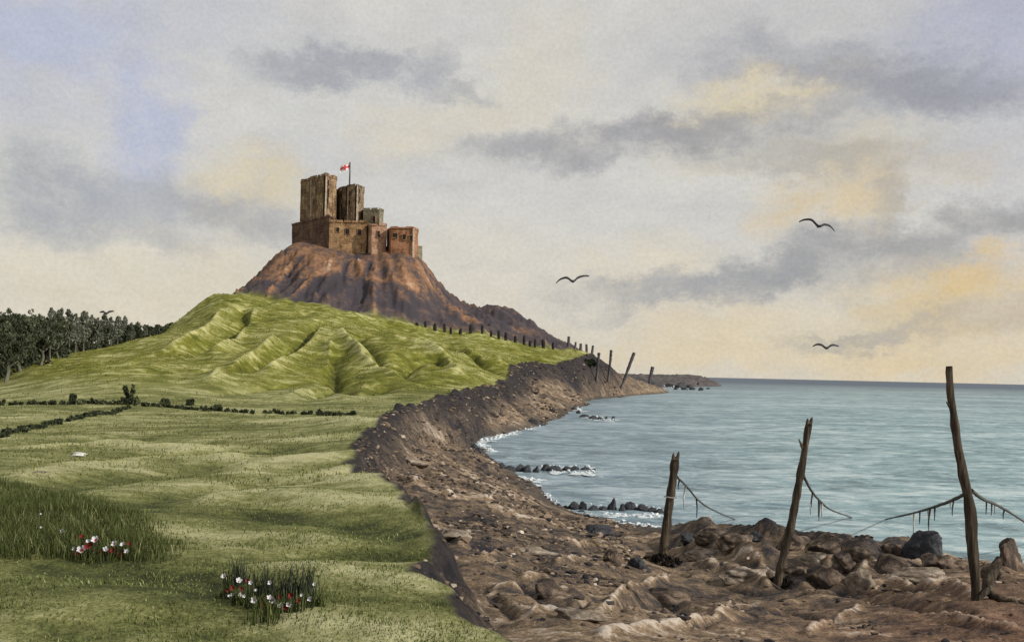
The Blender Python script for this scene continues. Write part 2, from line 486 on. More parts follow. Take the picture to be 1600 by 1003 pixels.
# ------------------------------------------------------------------ materials
def ground_material():
    m, nt, b = new_mat('ground')
    geo = nt.node('ShaderNodeNewGeometry')
    pos = geo.outputs['Position']
    # the same washes of colour at several sizes
    big = nt.noise(pos, 0.055, 5, 0.6, 0.6, scalevec=(0.6, 1.0, 1.0))
    mid = nt.noise(pos, 0.45, 5, 0.62, 0.4, scalevec=(0.55, 1.1, 1.0))
    fine = nt.noise(pos, 3.5, 8, 0.72, 0.0)
    grain = nt.noise(pos, 28.0, 4, 0.7, 0.0)
    hill, gul, rock, sand, peat, rib, hum = [nt.attr(k) for k in ('hill', 'gul', 'rock', 'sand', 'peat', 'rib', 'hum')]  # peat: mask of the painted shade along the bank edge
    # grass
    hbig = nt.noise(pos, 0.10, 6, 0.66, 0.5, scalevec=(1.0, 0.45, 1.0))
    hfine = nt.noise(pos, 0.9, 7, 0.72, 0.0, scalevec=(1.0, 0.4, 1.0))
    big = nt.math('ADD', nt.math('MULTIPLY', big, nt.math('SUBTRACT', 1.0, hill)), nt.math('MULTIPLY', hbig, hill))
    fineg = nt.math('ADD', nt.math('MULTIPLY', fine, nt.math('SUBTRACT', 1.0, hill)), nt.math('MULTIPLY', hfine, hill))
    tus = nt.noise(pos, 1.3, 6, 0.68, 0.5, scalevec=(0.75, 1.0, 1.0))
    v = nt.math('ADD', nt.math('MULTIPLY', big, 0.34), nt.math('MULTIPLY', nt.math('ADD', nt.math('MULTIPLY', nt.math('SUBTRACT', mid, 0.5), 1.35), 0.5), 0.50))
    v = nt.math('ADD', v, nt.math('MULTIPLY', fineg, 0.44))
    v = nt.math('ADD', v, nt.math('MULTIPLY', nt.math('SUBTRACT', tus, 0.5), 0.30))
    v = nt.math('ADD', v, nt.math('MULTIPLY', nt.math('SUBTRACT', grain, 0.5), 0.34))
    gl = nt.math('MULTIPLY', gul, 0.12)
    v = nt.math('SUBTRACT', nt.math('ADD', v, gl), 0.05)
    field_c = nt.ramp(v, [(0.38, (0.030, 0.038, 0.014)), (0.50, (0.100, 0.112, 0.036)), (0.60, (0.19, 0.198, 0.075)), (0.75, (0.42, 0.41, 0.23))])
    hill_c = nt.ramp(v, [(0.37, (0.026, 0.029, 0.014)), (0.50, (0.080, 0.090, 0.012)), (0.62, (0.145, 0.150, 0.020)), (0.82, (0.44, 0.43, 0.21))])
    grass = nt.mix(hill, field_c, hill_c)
    # beach: earth, weed and shelves of pale rock
    s1 = nt.noise(pos, 0.42, 6, 0.64, 1.4, scalevec=(0.8, 1.0, 1.0))
    s2 = nt.noise(pos, 1.9, 7, 0.7, 1.2, scalevec=(0.75, 1.0, 1.3))
    s0 = nt.noise(pos, 0.11, 5, 0.62, 0.8)
    sv = nt.math('ADD', nt.math('MULTIPLY', s1, 0.52), nt.math('MULTIPLY', s2, 0.55))
    sv = nt.math('ADD', sv, nt.math('MULTIPLY', nt.math('SUBTRACT', s0, 0.47), 0.40))
    sv = nt.math('ADD', sv, nt.math('MULTIPLY', nt.math('SUBTRACT', fine, 0.5), 0.45))
    sv = nt.math('ADD', sv, nt.math('MULTIPLY', nt.math('SUBTRACT', grain, 0.5), 0.30))
    sv = nt.math('ADD', sv, nt.math('MULTIPLY', hum, 0.07))
    beach = nt.ramp(sv, [(0.40, (0.023, 0.022, 0.029)), (0.49, (0.066, 0.055, 0.050)), (0.56, (0.132, 0.098, 0.069)), (0.64, (0.24, 0.172, 0.110)), (0.75, (0.50, 0.44, 0.38))])
    red = nt.noise(pos, 0.12, 3, 0.5)
    sepp = nt.node('ShaderNodeSeparateXYZ'); nt.link(pos, sepp.inputs[0])
    redm = nt.math('MULTIPLY', nt.maprange(sepp.outputs[0], 1.5, 7.0, 0, 1, True), nt.maprange(sepp.outputs[1], 22.0, 11.0, 0, 1, True))
    redm = nt.math('MULTIPLY', redm, nt.maprange(red, 0.35, 0.6, 0.2, 0.7))
    beach = nt.mix(redm, beach, nt.ramp(sv, [(0.40, (0.05, 0.030, 0.024)), (0.58, (0.20, 0.105, 0.068)), (0.82, (0.42, 0.27, 0.20))]))
    # wet margin by the water
    wet = nt.maprange(nt.math('ADD', sepp.outputs[2], nt.math('MULTIPLY', s2, -0.9)), -0.25, 0.35, 0.75, 0.0, True)
    beach = nt.mix(wet, beach, nt.mix(fine, (0.02, 0.022, 0.026, 1), (0.10, 0.085, 0.07, 1)))
    farm = nt.maprange(sepp.outputs[1], 390.0, 470.0, 0, 0.9, True)
    beach = nt.mix(farm, beach, nt.ramp(sv, [(0.4, (0.025, 0.026, 0.034)), (0.6, (0.075, 0.07, 0.075)), (0.75, (0.19, 0.165, 0.15))]))
    # shadowed bank edge below the turf, painted on as a dark earth band
    edge_shade_c = nt.ramp(fine, [(0.40, (0.009, 0.009, 0.013)), (0.62, (0.024, 0.023, 0.028)), (0.80, (0.10, 0.085, 0.078))])
    beach = nt.mix(nt.math('MULTIPLY', peat, 0.92), beach, edge_shade_c)
    # crag
    c1 = nt.noise(pos, 0.11, 5, 0.66, 0.8)
    c2 = nt.noise(pos, 0.8, 8, 0.72, 0.3)
    cv = nt.math('ADD', nt.math('MULTIPLY', c1, 0.6), nt.math('MULTIPLY', c2, 0.5))
    cv = nt.math('ADD', cv, nt.math('MULTIPLY', rib, 0.10))
    # stone is darker low down and rusty above, with a ragged boundary between
    ragged_z = nt.math('ADD', sepp.outputs[2], nt.math('MULTIPLY', nt.math('SUBTRACT', nt.noise(pos, 0.06, 6, 0.7, 0.8), 0.5), 34.0))
    low_dark = nt.maprange(ragged_z, 31.0, 28.0, 0.0, 1.0)
    cv = nt.math('ADD', cv, nt.math('MULTIPLY', low_dark, -0.12))
    cv = nt.math('ADD', cv, -0.005)
    crag = nt.ramp(cv, [(0.41, (0.043, 0.038, 0.049)), (0.51, (0.085, 0.063, 0.060)), (0.59, (0.20, 0.108, 0.060)), (0.70, (0.33, 0.180, 0.10)), (0.84, (0.52, 0.44, 0.38))])
    crag = nt.mix(nt.math('MULTIPLY', fine, 0.35), crag, (0.06, 0.05, 0.05, 1))
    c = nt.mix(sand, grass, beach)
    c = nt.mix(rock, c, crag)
    nt.link(c, b.inputs['Base Color'])
    b.inputs['Roughness'].default_value = 0.95
    h = nt.math('ADD', nt.math('MULTIPLY', mid, 0.5), nt.math('MULTIPLY', fine, 0.5))
    bm1 = nt.node('ShaderNodeBump')
    bm1.inputs['Strength'].default_value = 0.55; bm1.inputs['Distance'].default_value = 0.25
    nt.link(h, bm1.inputs['Height'])
    bm2 = nt.node('ShaderNodeBump')
    bm2.inputs['Strength'].default_value = 0.5; bm2.inputs['Distance'].default_value = 0.02
    nt.link(grain, bm2.inputs['Height']); nt.link(bm1.outputs[0], bm2.inputs['Normal'])
    nt.link(bm2.outputs[0], b.inputs['Normal'])
    return m


def stone_mat(name, dark, mid, light, brick=1.0):
    m, nt, b = new_mat(name)
    geo = nt.node('ShaderNodeNewGeometry')
    tc = nt.node('ShaderNodeTexCoord')
    pos = tc.outputs['Object']
    n1 = nt.noise(pos, 0.35, 5, 0.65, 0.4)
    n2 = nt.noise(pos, 2.2, 6, 0.7)
    streak = nt.noise(pos, 0.9, 4, 0.6, 0.2, scalevec=(1.2, 1.2, 0.18))
    v = nt.math('ADD', nt.math('MULTIPLY', n1, 0.48), nt.math('MULTIPLY', n2, 0.42))
    v = nt.math('ADD', v, nt.math('ADD', nt.math('MULTIPLY', streak, 0.20), 0.07))
    c = nt.ramp(v, [(0.50, dark), (0.61, mid), (0.75, light)])
    # courses of stone
    sp = nt.node('ShaderNodeSeparateXYZ'); nt.link(pos, sp.inputs[0])
    cb = nt.node('ShaderNodeCombineXYZ')
    nt.link(nt.math('ADD', sp.outputs[0], nt.math('MULTIPLY', sp.outputs[1], 0.8)), cb.inputs[0]); nt.link(sp.outputs[2], cb.inputs[1])
    br = nt.node('ShaderNodeTexBrick')
    nt.link(cb.outputs[0], br.inputs['Vector'])
    br.inputs['Scale'].default_value = 1.0
    br.inputs['Brick Width'].default_value = 1.1; br.inputs['Row Height'].default_value = 0.5
    br.inputs['Mortar Size'].default_value = 0.04
    br.inputs['Color1'].default_value = (0.75, 0.75, 0.75, 1); br.inputs['Color2'].default_value = (1.2, 1.2, 1.2, 1)
    br.inputs['Mortar'].default_value = (0.45, 0.45, 0.45, 1)
    c = nt.mix(0.5, c, br.outputs['Color'], 'MULTIPLY')
    nt.link(c, b.inputs['Base Color'])
    b.inputs['Roughness'].default_value = 0.95
    nt.link(nt.bump(nt.math('ADD', n2, nt.math('MULTIPLY', br.outputs['Fac'], -0.3)), 0.5, 0.12), b.inputs['Normal'])
    return m


def water_material():
    m, nt, b = new_mat('sea_water')
    geo = nt.node('ShaderNodeNewGeometry')
    pos = geo.outputs['Position']
    sp = nt.node('ShaderNodeSeparateXYZ'); nt.link(pos, sp.inputs[0])
    big = nt.noise(pos, 0.02, 4, 0.6, 0.5, scalevec=(0.5, 1.2, 1))
    mid = nt.noise(pos, 0.22, 5, 0.62, 0.8, scalevec=(0.55, 1.0, 1))
    rip = nt.noise(pos, 0.85, 5, 0.62, 0.9, scalevec=(0.5, 1.0, 1))
    # deep water is darker and bluer, the sandy shallows on the right pale teal
    deep = nt.maprange(sp.outputs[1], 90.0, 900.0, 0, 1, True)
    shx = nt.maprange(nt.math('DIVIDE', sp.outputs[0], nt.math('ADD', sp.outputs[1], 20.0)), 0.02, 0.32, 0, 1, True)
    shallow = nt.mix(shx, (0.14, 0.205, 0.255, 1), (0.205, 0.315, 0.35, 1))
    deepc = nt.mix(shx, (0.09, 0.125, 0.165, 1), (0.15, 0.22, 0.24, 1))
    base = nt.mix(deep, shallow, deepc)
    v = nt.math('ADD', nt.math('MULTIPLY', mid, 0.45), nt.math('MULTIPLY', rip, 0.45))
    v = nt.math('ADD', v, nt.math('MULTIPLY', big, 0.25))
    base = nt.mix(nt.maprange(v, 0.55, 0.68, 0, 0.75, True), base, nt.mix(shx, (0.32, 0.40, 0.46, 1), (0.50, 0.59, 0.60, 1)))  # pale reflections on the ripples mixed into the base colour
    base = nt.mix(nt.maprange(v, 0.575, 0.48, 0, 0.6, True), base, (0.055, 0.085, 0.105, 1))
    cap = nt.noise(pos, 2.1, 5, 0.62, 1.1, scalevec=(0.42, 1.0, 1))
    capf = nt.math('MULTIPLY', nt.maprange(cap, 0.55, 0.66, 0, 0.7, True), nt.maprange(sp.outputs[1], 130.0, 45.0, 0.0, 1.0, True))
    base = nt.mix(capf, base, (0.52, 0.60, 0.61, 1))
    far = nt.maprange(sp.outputs[1], 280.0, 1500.0, 0, 0.9, True)
    base = nt.mix(far, base, (0.035, 0.060, 0.105, 1))
    nt.link(base, b.inputs['Base Color'])
    b.inputs['Roughness'].default_value = 0.42
    b.inputs['IOR'].default_value = 1.33
    b.inputs['Specular IOR Level'].default_value = 0.22
    h = nt.math('ADD', nt.math('MULTIPLY', mid, 0.7), nt.math('MULTIPLY', rip, 0.35))
    nt.link(nt.bump(h, 0.7, 0.8), b.inputs['Normal'])
    return m


M = {}
M['ground'] = ground_material()
M['water'] = water_material()
M['tower_stone'] = stone_mat('tower_stone', (0.050, 0.032, 0.022), (0.17, 0.112, 0.065), (0.46, 0.34, 0.21))
M['keep_stone'] = stone_mat('keep_stone', (0.045, 0.036, 0.030), (0.155, 0.118, 0.082), (0.48, 0.37, 0.26))
M['wall_stone'] = stone_mat('wall_stone', (0.085, 0.050, 0.030), (0.26, 0.160, 0.086), (0.46, 0.31, 0.18))
M['red_stone'] = stone_mat('red_stone', (0.085, 0.042, 0.026), (0.29, 0.140, 0.078), (0.46, 0.27, 0.165))
M['brown_stone'] = stone_mat('brown_stone', (0.036, 0.023, 0.020), (0.10, 0.060, 0.044), (0.21, 0.13, 0.09))
M['pink_stone'] = stone_mat('pink_stone', (0.12, 0.062, 0.045), (0.34, 0.20, 0.135), (0.52, 0.38, 0.28))
M['grey_stone'] = stone_mat('grey_stone', (0.07, 0.065, 0.05), (0.18, 0.165, 0.115), (0.33, 0.31, 0.24))
M['pale_stone'] = simple_mat('pale_stone', [(0.34, (0.14, 0.11, 0.08)), (0.68, (0.50, 0.43, 0.34))], 1.2, 7, nrough=.75)
M['window'] = simple_mat('window_dark', [(0.3, (0.008, 0.007, 0.008)), (0.7, (0.03, 0.024, 0.022))], 3, bump=0, rough=0.5)
M['wood'] = simple_mat('weathered_wood', [(0.34, (0.018, 0.014, 0.012)), (0.52, (0.05, 0.04, 0.03)), (0.68, (0.13, 0.105, 0.075)), (0.8, (0.34, 0.30, 0.24))], 9, 6, 0.9, 0.8, 0.03, (1.6, 1.6, 0.13))
M['far_wood'] = simple_mat('grey_wood', [(0.34, (0.03, 0.028, 0.035)), (0.6, (0.10, 0.092, 0.10)), (0.75, (0.30, 0.29, 0.30))], 2, 5, 0.9, 0.5, 0.05, (1.2, 1.2, 0.2))
M['dark_wood'] = simple_mat('tarred_wood', [(0.3, (0.008, 0.008, 0.01)), (0.7, (0.03, 0.028, 0.028))], 4)
M['rope'] = simple_mat('rope', [(0.3, (0.04, 0.045, 0.05)), (0.7, (0.13, 0.135, 0.13))], 20, 4)
M['weed'] = simple_mat('hanging_weed', [(0.3, (0.03, 0.045, 0.05)), (0.7, (0.12, 0.14, 0.14))], 12, 4)
M['pale_weed'] = simple_mat('bleached_weed', [(0.3, (0.35, 0.38, 0.38)), (0.7, (0.62, 0.64, 0.62))], 12, 4)
M['wire'] = simple_mat('wire', [(0.3, (0.3, 0.3, 0.3)), (0.7, (0.5, 0.5, 0.48))], 12, 2)
M['dark_rock'] = simple_mat('dark_rock', [(0.32, (0.014, 0.017, 0.024)), (0.55, (0.035, 0.038, 0.046)), (0.75, (0.11, 0.105, 0.11))], 2.2, 7, 0.75, 0.8, 0.12, coord='Object', spec=0.3)
M['shore_rock'] = simple_mat('shore_rock', [(0.34, (0.032, 0.029, 0.03)), (0.48, (0.095, 0.074, 0.060)), (0.60, (0.20, 0.15, 0.115)), (0.74, (0.42, 0.36, 0.30))], 1.8, 8, 0.9, 0.9, 0.15)
M['slab_rock'] = simple_mat('slab_rock', [(0.34, (0.11, 0.088, 0.07)), (0.52, (0.27, 0.225, 0.18)), (0.70, (0.48, 0.42, 0.36))], 1.8, 8, 0.9, 0.9, 0.15)
M['white_rock'] = simple_mat('white_rock', [(0.32, (0.30, 0.30, 0.26)), (0.6, (0.75, 0.75, 0.72))], 1.8, 8, 0.9, 0.9, 0.1)
M['foam'] = simple_mat('foam', [(0.35, (0.30, 0.37, 0.41)), (0.62, (0.66, 0.70, 0.73))], 4, 5, 0.8, 0.5, 0.05)
M['flag_white'] = simple_mat('flag_white', [(0.3, (0.7, 0.68, 0.68)), (0.7, (0.82, 0.80, 0.80))], 3, 2, bump=0)
M['flag_red'] = simple_mat('flag_red', [(0.3, (0.45, 0.04, 0.06)), (0.7, (0.60, 0.07, 0.09))], 3, 2, bump=0)
M['bark'] = simple_mat('bark', [(0.34, (0.045, 0.047, 0.034)), (0.6, (0.15, 0.15, 0.11)), (0.8, (0.28, 0.28, 0.22))], 3, 5, 0.95, 0.6, 0.05, (1, 1, 0.25))
M['petal_white'] = simple_mat('petal_white', [(0.3, (0.46, 0.46, 0.50)), (0.7, (0.68, 0.68, 0.72))], 25, 3, bump=0.1, bdist=0.005)
M['petal_pink'] = simple_mat('petal_pink', [(0.3, (0.42, 0.10, 0.11)), (0.7, (0.60, 0.24, 0.25))], 25, 3, bump=0.1, bdist=0.005)
M['petal_red'] = simple_mat('petal_red', [(0.3, (0.11, 0.016, 0.015)), (0.7, (0.24, 0.036, 0.033))], 25, 3, bump=0.1, bdist=0.005)
M['bird'] = simple_mat('bird_grey', [(0.3, (0.03, 0.03, 0.035)), (0.7, (0.075, 0.075, 0.085))], 6, 3, bump=0)


def leaf_mat(name, stops):
    m, nt, b = new_mat(name)
    r = nt.attr('tone')
    nt.link(nt.ramp(r, stops), b.inputs['Base Color'])
    b.inputs['Roughness'].default_value = 0.85
    b.inputs['Specular IOR Level'].default_value = 0.08
    return m


M['leaf'] = leaf_mat('leaf_dark', [(0.0, (0.022, 0.028, 0.017)), (0.6, (0.062, 0.074, 0.044)), (1.0, (0.16, 0.175, 0.115))])
M['leaf_grey'] = leaf_mat('leaf_grey', [(0.0, (0.05, 0.058, 0.044)), (0.6, (0.13, 0.143, 0.11)), (1.0, (0.26, 0.27, 0.22))])
M['hedge'] = leaf_mat('leaf_hedge', [(0.0, (0.016, 0.021, 0.014)), (0.6, (0.042, 0.052, 0.030)), (1.0, (0.11, 0.125, 0.062))])
M['dry_weed'] = leaf_mat('dry_seaweed', [(0.0, (0.012, 0.011, 0.011)), (0.7, (0.03, 0.026, 0.022)), (1.0, (0.08, 0.06, 0.045))])
M['blade'] = leaf_mat('grass_blade', [(0.0, (0.030, 0.044, 0.013)), (0.5, (0.095, 0.118, 0.036)), (0.85, (0.19, 0.21, 0.08)), (1.0, (0.34, 0.34, 0.18))])
M['tall_blade'] = leaf_mat('tall_grass_blade', [(0.0, (0.022, 0.032, 0.010)), (0.6, (0.065, 0.080, 0.026)), (0.9, (0.15, 0.165, 0.065)), (1.0, (0.26, 0.27, 0.14))])
M['rush'] = leaf_mat('rush_blade', [(0.0, (0.018, 0.024, 0.018)), (0.7, (0.04, 0.05, 0.034)), (1.0, (0.13, 0.15, 0.07))])

# ------------------------------------------------------------------ mesh helpers


def link(name, me, mats, parent=None):
    o = bpy.data.objects.new(name, me)
    COL.objects.link(o)
    if not isinstance(mats, (list, tuple)): mats = [mats]
    if len(me.materials) == 0:
        for m in mats: me.materials.append(m)
    if parent is not None:
        o.parent = parent
    return o


def tag(o, label=None, cat=None, group=None, kind=None):
    if label: o['label'] = label
    if cat: o['category'] = cat
    if group: o['group'] = group
    if kind: o['kind'] = kind
    return o


def empty(name, loc, rz=0.0):
    o = bpy.data.objects.new(name, None)
    o.empty_display_size = 0.3
    COL.objects.link(o)
    o.location = loc
    o.rotation_euler = (0, 0, rz)
    return o


def mesh_np(name, V, Fq, smooth=True, attrs=None, midx=None):
    """V (n,3), Fq (m,k) with k = 3 or 4"""
    V = np.asarray(V, np.float32); Fq = np.asarray(Fq, np.int32)
    me = bpy.data.meshes.new(name)
    k = Fq.shape[1]
    me.vertices.add(len(V)); me.vertices.foreach_set('co', V.ravel())
    me.loops.add(Fq.size); me.loops.foreach_set('vertex_index', Fq.ravel())
    me.polygons.add(len(Fq))
    me.polygons.foreach_set('loop_start', np.arange(0, Fq.size, k, dtype=np.int32))
    me.polygons.foreach_set('use_smooth', np.full(len(Fq), smooth, bool))
    if midx is not None: me.polygons.foreach_set('material_index', np.asarray(midx, np.int32))
    if attrs:
        for kk, vv in attrs.items():
            a = me.attributes.new(kk, 'FLOAT', 'POINT')
            a.data.foreach_set('value', np.asarray(vv, np.float32))
    me.update(calc_edges=True)
    me.validate()
    return me


def bm_mesh(name, bm, smooth=False):
    me = bpy.data.meshes.new(name)
    bm.normal_update()
    bm.to_mesh(me)
    bm.free()
    if smooth:
        me.polygons.foreach_set('use_smooth', np.ones(len(me.polygons), bool))
    return me


def tube(bm, pts, radii, sides=8, rough=0.0, seed=0, cap=True, mi=0):
    pts = [Vector(p) for p in pts]
    rings = []
    rnd = random.Random(seed)
    for i, p in enumerate(pts):
        t = (pts[min(i + 1, len(pts) - 1)] - pts[max(i - 1, 0)]).normalized()
        ref = Vector((0, 1, 0)) if abs(t.y) < 0.9 else Vector((1, 0, 0))
        u = t.cross(ref).normalized(); v = t.cross(u).normalized()
        ring = []
        for k in range(sides):
            a = 2 * math.pi * k / sides
            r = radii[i] * (1 + rough * (rnd.random() - 0.5) * 2)
            ring.append(bm.verts.new(p + (u * math.cos(a) + v * math.sin(a)) * r))
        rings.append(ring)
    for r0, r1 in zip(rings[:-1], rings[1:]):
        for k in range(sides):
            f = bm.faces.new((r0[k], r0[(k + 1) % sides], r1[(k + 1) % sides], r1[k]))
            f.material_index = mi; f.smooth = True
    if cap:
        for r in (rings[0], rings[-1]):
            try:
                f = bm.faces.new(r); f.material_index = mi
            except ValueError:
                pass
    return rings


def smooth_path(pts, n):
    """Catmull-Rom resampling"""
    pts = [Vector(p) for p in pts]
    out = []
    m = len(pts) - 1
    for i in range(n + 1):
        t = i / n * m
        k = min(int(t), m - 1); u = t - k
        p0, p1, p2, p3 = pts[max(k - 1, 0)], pts[k], pts[k + 1], pts[min(k + 2, m)]
        out.append(0.5 * ((2 * p1) + (p2 - p0) * u + (2 * p0 - 5 * p1 + 4 * p2 - p3) * u * u + (3 * p1 - p0 - 3 * p2 + p3) * u ** 3))
    return out


def leaf_cloud(centres, sizes, n_each, leaf, seed, squash=0.8, aspect=1.0, up=0.0, inner=0.35):
    """many small leaf quads spread through a set of clumps; returns V, F, tone"""
    r = np.random.default_rng(seed)
    V = []; tone = []
    for (c, s, n) in zip(centres, sizes, n_each):
        dirs = r.normal(size=(n, 3)); dirs /= np.linalg.norm(dirs, axis=1)[:, None]
        rad = (inner + (1 - inner) * r.random(n) ** 0.6) * s
        p = np.asarray(c) + dirs * rad[:, None] * np.array([1, 1, squash])
        a = r.normal(size=(n, 3)); a[:, 2] += up * np.sign(a[:, 2] + 1e-9) * 2; a /= np.linalg.norm(a, axis=1)[:, None]
        bb = np.cross(a, r.normal(size=(n, 3))); bb /= np.linalg.norm(bb, axis=1)[:, None]
        ls = leaf * (0.6 + 0.8 * r.random(n))[:, None]
        a = a * ls * aspect; bb = bb * ls * 0.6
        V.append(np.stack([p - a - bb * 0.3, p - a * 0.1 + bb, p + a, p - a * 0.1 - bb], 1))
        base = np.clip(r.normal(0.45, 0.18), 0.1, 0.85)
        tone.append(np.repeat(np.clip(base + r.normal(0, 0.16, n), 0, 1), 4))
    V = np.concatenate(V).reshape(-1, 3)
    Fq = np.arange(len(V)).reshape(-1, 4)
    return V, Fq, np.concatenate(tone)


def blades(pts, h, w, lean, seed, tone_mu=0.5, tone_sd=0.2, segs=2):
    """curved grass blades rooted at pts (n,3); h, w per blade"""
    r = np.random.default_rng(seed)
    n = len(pts)
    az = r.random(n) * 2 * np.pi
    la = az + r.normal(0, 0.4, n)
    ln = np.abs(r.normal(lean, lean * 0.6, n)) * h
    V = []
    ox = np.cos(az + np.pi / 2); oy = np.sin(az + np.pi / 2)
    for i in range(segs + 1):
        t = i / segs
        cx = pts[:, 0] + np.cos(la) * ln * t * t
        cy = pts[:, 1] + np.sin(la) * ln * t * t
        cz = pts[:, 2] + h * (t - 0.25 * lean * t * t) - 0.01 * (i == 0)
        ww = w * (1 - 0.92 * t) * 0.5
        V.append(np.stack([cx - ox * ww, cy - oy * ww, cz], 1))
        V.append(np.stack([cx + ox * ww, cy + oy * ww, cz], 1))
    V = np.stack(V, 1)      # n, 2(segs+1), 3
    k = 2 * (segs + 1)
    base = (np.arange(n) * k)[:, None]
    Fs = []
    for i in range(segs):
        Fs.append(base + np.array([[2 * i, 2 * i + 1, 2 * i + 3, 2 * i + 2]]))
    Fq = np.concatenate(Fs)
    tone = np.repeat(np.clip(r.normal(tone_mu, tone_sd, n), 0, 1), k)
    return V.reshape(-1, 3), Fq, tone


# ------------------------------------------------------------------ the ground
s_in = np.linspace(-0.56, 0.56, 820)
s_out = 0.56 + np.cumsum(np.linspace(0.004, 0.05, 42))
S = np.concatenate([-s_out[::-1], s_in, s_out])
D = np.exp(np.linspace(math.log(1.3), math.log(1050), 800))
SS, DD = np.meshgrid(S, D)
XX = SS * DD
T = terrain(XX, DD)
ZZ = T['z']
nr, nc = SS.shape
idx = np.arange(nr * nc).reshape(nr, nc)
quads = np.stack([idx[:-1, :-1], idx[:-1, 1:], idx[1:, 1:], idx[1:, :-1]], -1).reshape(-1, 4)
V = np.stack([XX, DD, ZZ], -1).reshape(-1, 3)
zq = V[quads][:, :, 2].max(1)
sandv = (1 - T['m']).ravel(); rockv = T['rock'].ravel()
sq = sandv[quads].mean(1); rq = rockv[quads].mean(1)
keep = zq > -1.3
cls = np.where(rq > 0.5, 2, np.where(sq > 0.5, 1, 0))
ATT = dict(hill=T['hill'].ravel(), gul=T['gul'].ravel(), rock=rockv, sand=sandv, peat=T['peat'].ravel(), rib=T['rib'].ravel(), hum=T['hum'].ravel())  # peat holds the painted shade along the bank edge
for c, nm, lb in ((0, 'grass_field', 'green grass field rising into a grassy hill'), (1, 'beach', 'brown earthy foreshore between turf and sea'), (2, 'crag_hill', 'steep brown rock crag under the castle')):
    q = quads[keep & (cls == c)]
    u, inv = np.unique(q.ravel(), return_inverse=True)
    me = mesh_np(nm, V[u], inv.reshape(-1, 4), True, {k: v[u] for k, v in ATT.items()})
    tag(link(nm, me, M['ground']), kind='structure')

# the sea: a sheet out to the horizon, real swell near the shore
ys = np.concatenate([np.exp(np.linspace(math.log(24), math.log(260), 420)), np.exp(np.linspace(math.log(265), math.log(60000), 90))])
sx = np.linspace(-0.95, 1.35, 700)
SX, SY = np.meshgrid(sx, ys)
WX = SX * SY
fade = sstep(420, 120, SY)
WZ = fade * (0.10 * fbm(WX / 7, SY / 3.2, 71, 3) + 0.05 * ridged(WX / 2.4, SY / 1.3, 72, 2))
n0, n1 = SX.shape
ii = np.arange(n0 * n1).reshape(n0, n1)
wq = np.stack([ii[:-1, :-1], ii[:-1, 1:], ii[1:, 1:], ii[1:, :-1]], -1).reshape(-1, 4)
tag(link('sea', mesh_np('sea', np.stack([WX, SY, WZ], -1).reshape(-1, 3), wq, True), M['water']), kind='structure')

# ------------------------------------------------------------------ castle
castle = empty('castle', (CASTLE.x, CASTLE.y, 38.0))
tag(castle, 'brown stone castle with two tall towers on top of the crag', 'castle')


def plan(pts):
    return [Vector((ab(x, 400)[0] * d, d, 0)) for x, d in pts]


def prism(bm, poly, z0, z1, taper=0.0, mi=0, sub=1, jit=0.0, seed=0):
    """vertical block over a plan polygon, walls battered inwards, worn corners"""
    rnd = random.Random(seed)
    c = sum(poly, Vector()) / len(poly)
    rings = []
    n = 7
    for i in range(n + 1):
        t = i / n
        z = z0 + (z1 - z0) * t
        k = 1 - taper * t
        rings.append([bm.verts.new((c.x + (p.x - c.x) * k + rnd.uniform(-jit, jit), c.y + (p.y - c.y) * k + rnd.uniform(-jit, jit), z + (rnd.uniform(-jit, jit) if i == n else 0))) for p in poly])
    m = len(poly)
    for r0, r1 in zip(rings[:-1], rings[1:]):
        for k in range(m):
            f = bm.faces.new((r0[k], r0[(k + 1) % m], r1[(k + 1) % m], r1[k])); f.material_index = mi
    f = bm.faces.new(rings[-1]); f.material_index = mi
    f = bm.faces.new(rings[0][::-1]); f.material_index = mi
    bmesh.ops.recalc_face_normals(bm, faces=bm.faces[:])


def ribbed(poly, which, w=0.9, dep=1.5):
    """cut a narrow re-entrant groove at the chosen corners, so that each face stands as its own turret"""
    c = sum(poly, Vector()) / len(poly)
    out = []
    n = len(poly)
    for i, p in enumerate(poly):
        if i not in which:
            out.append(p); continue
        a = (poly[i - 1] - p).normalized(); b = (poly[(i + 1) % n] - p).normalized()
        inn = (c - p).normalized()
        out += [p + a * w * .5, p + a * w * .35 + inn * dep, p + b * w * .35 + inn * dep, p + b * w * .5]
    return out


def rel(bm):
    bmesh.ops.translate(bm, verts=bm.verts[:], vec=-Vector(castle.location))
    return bm


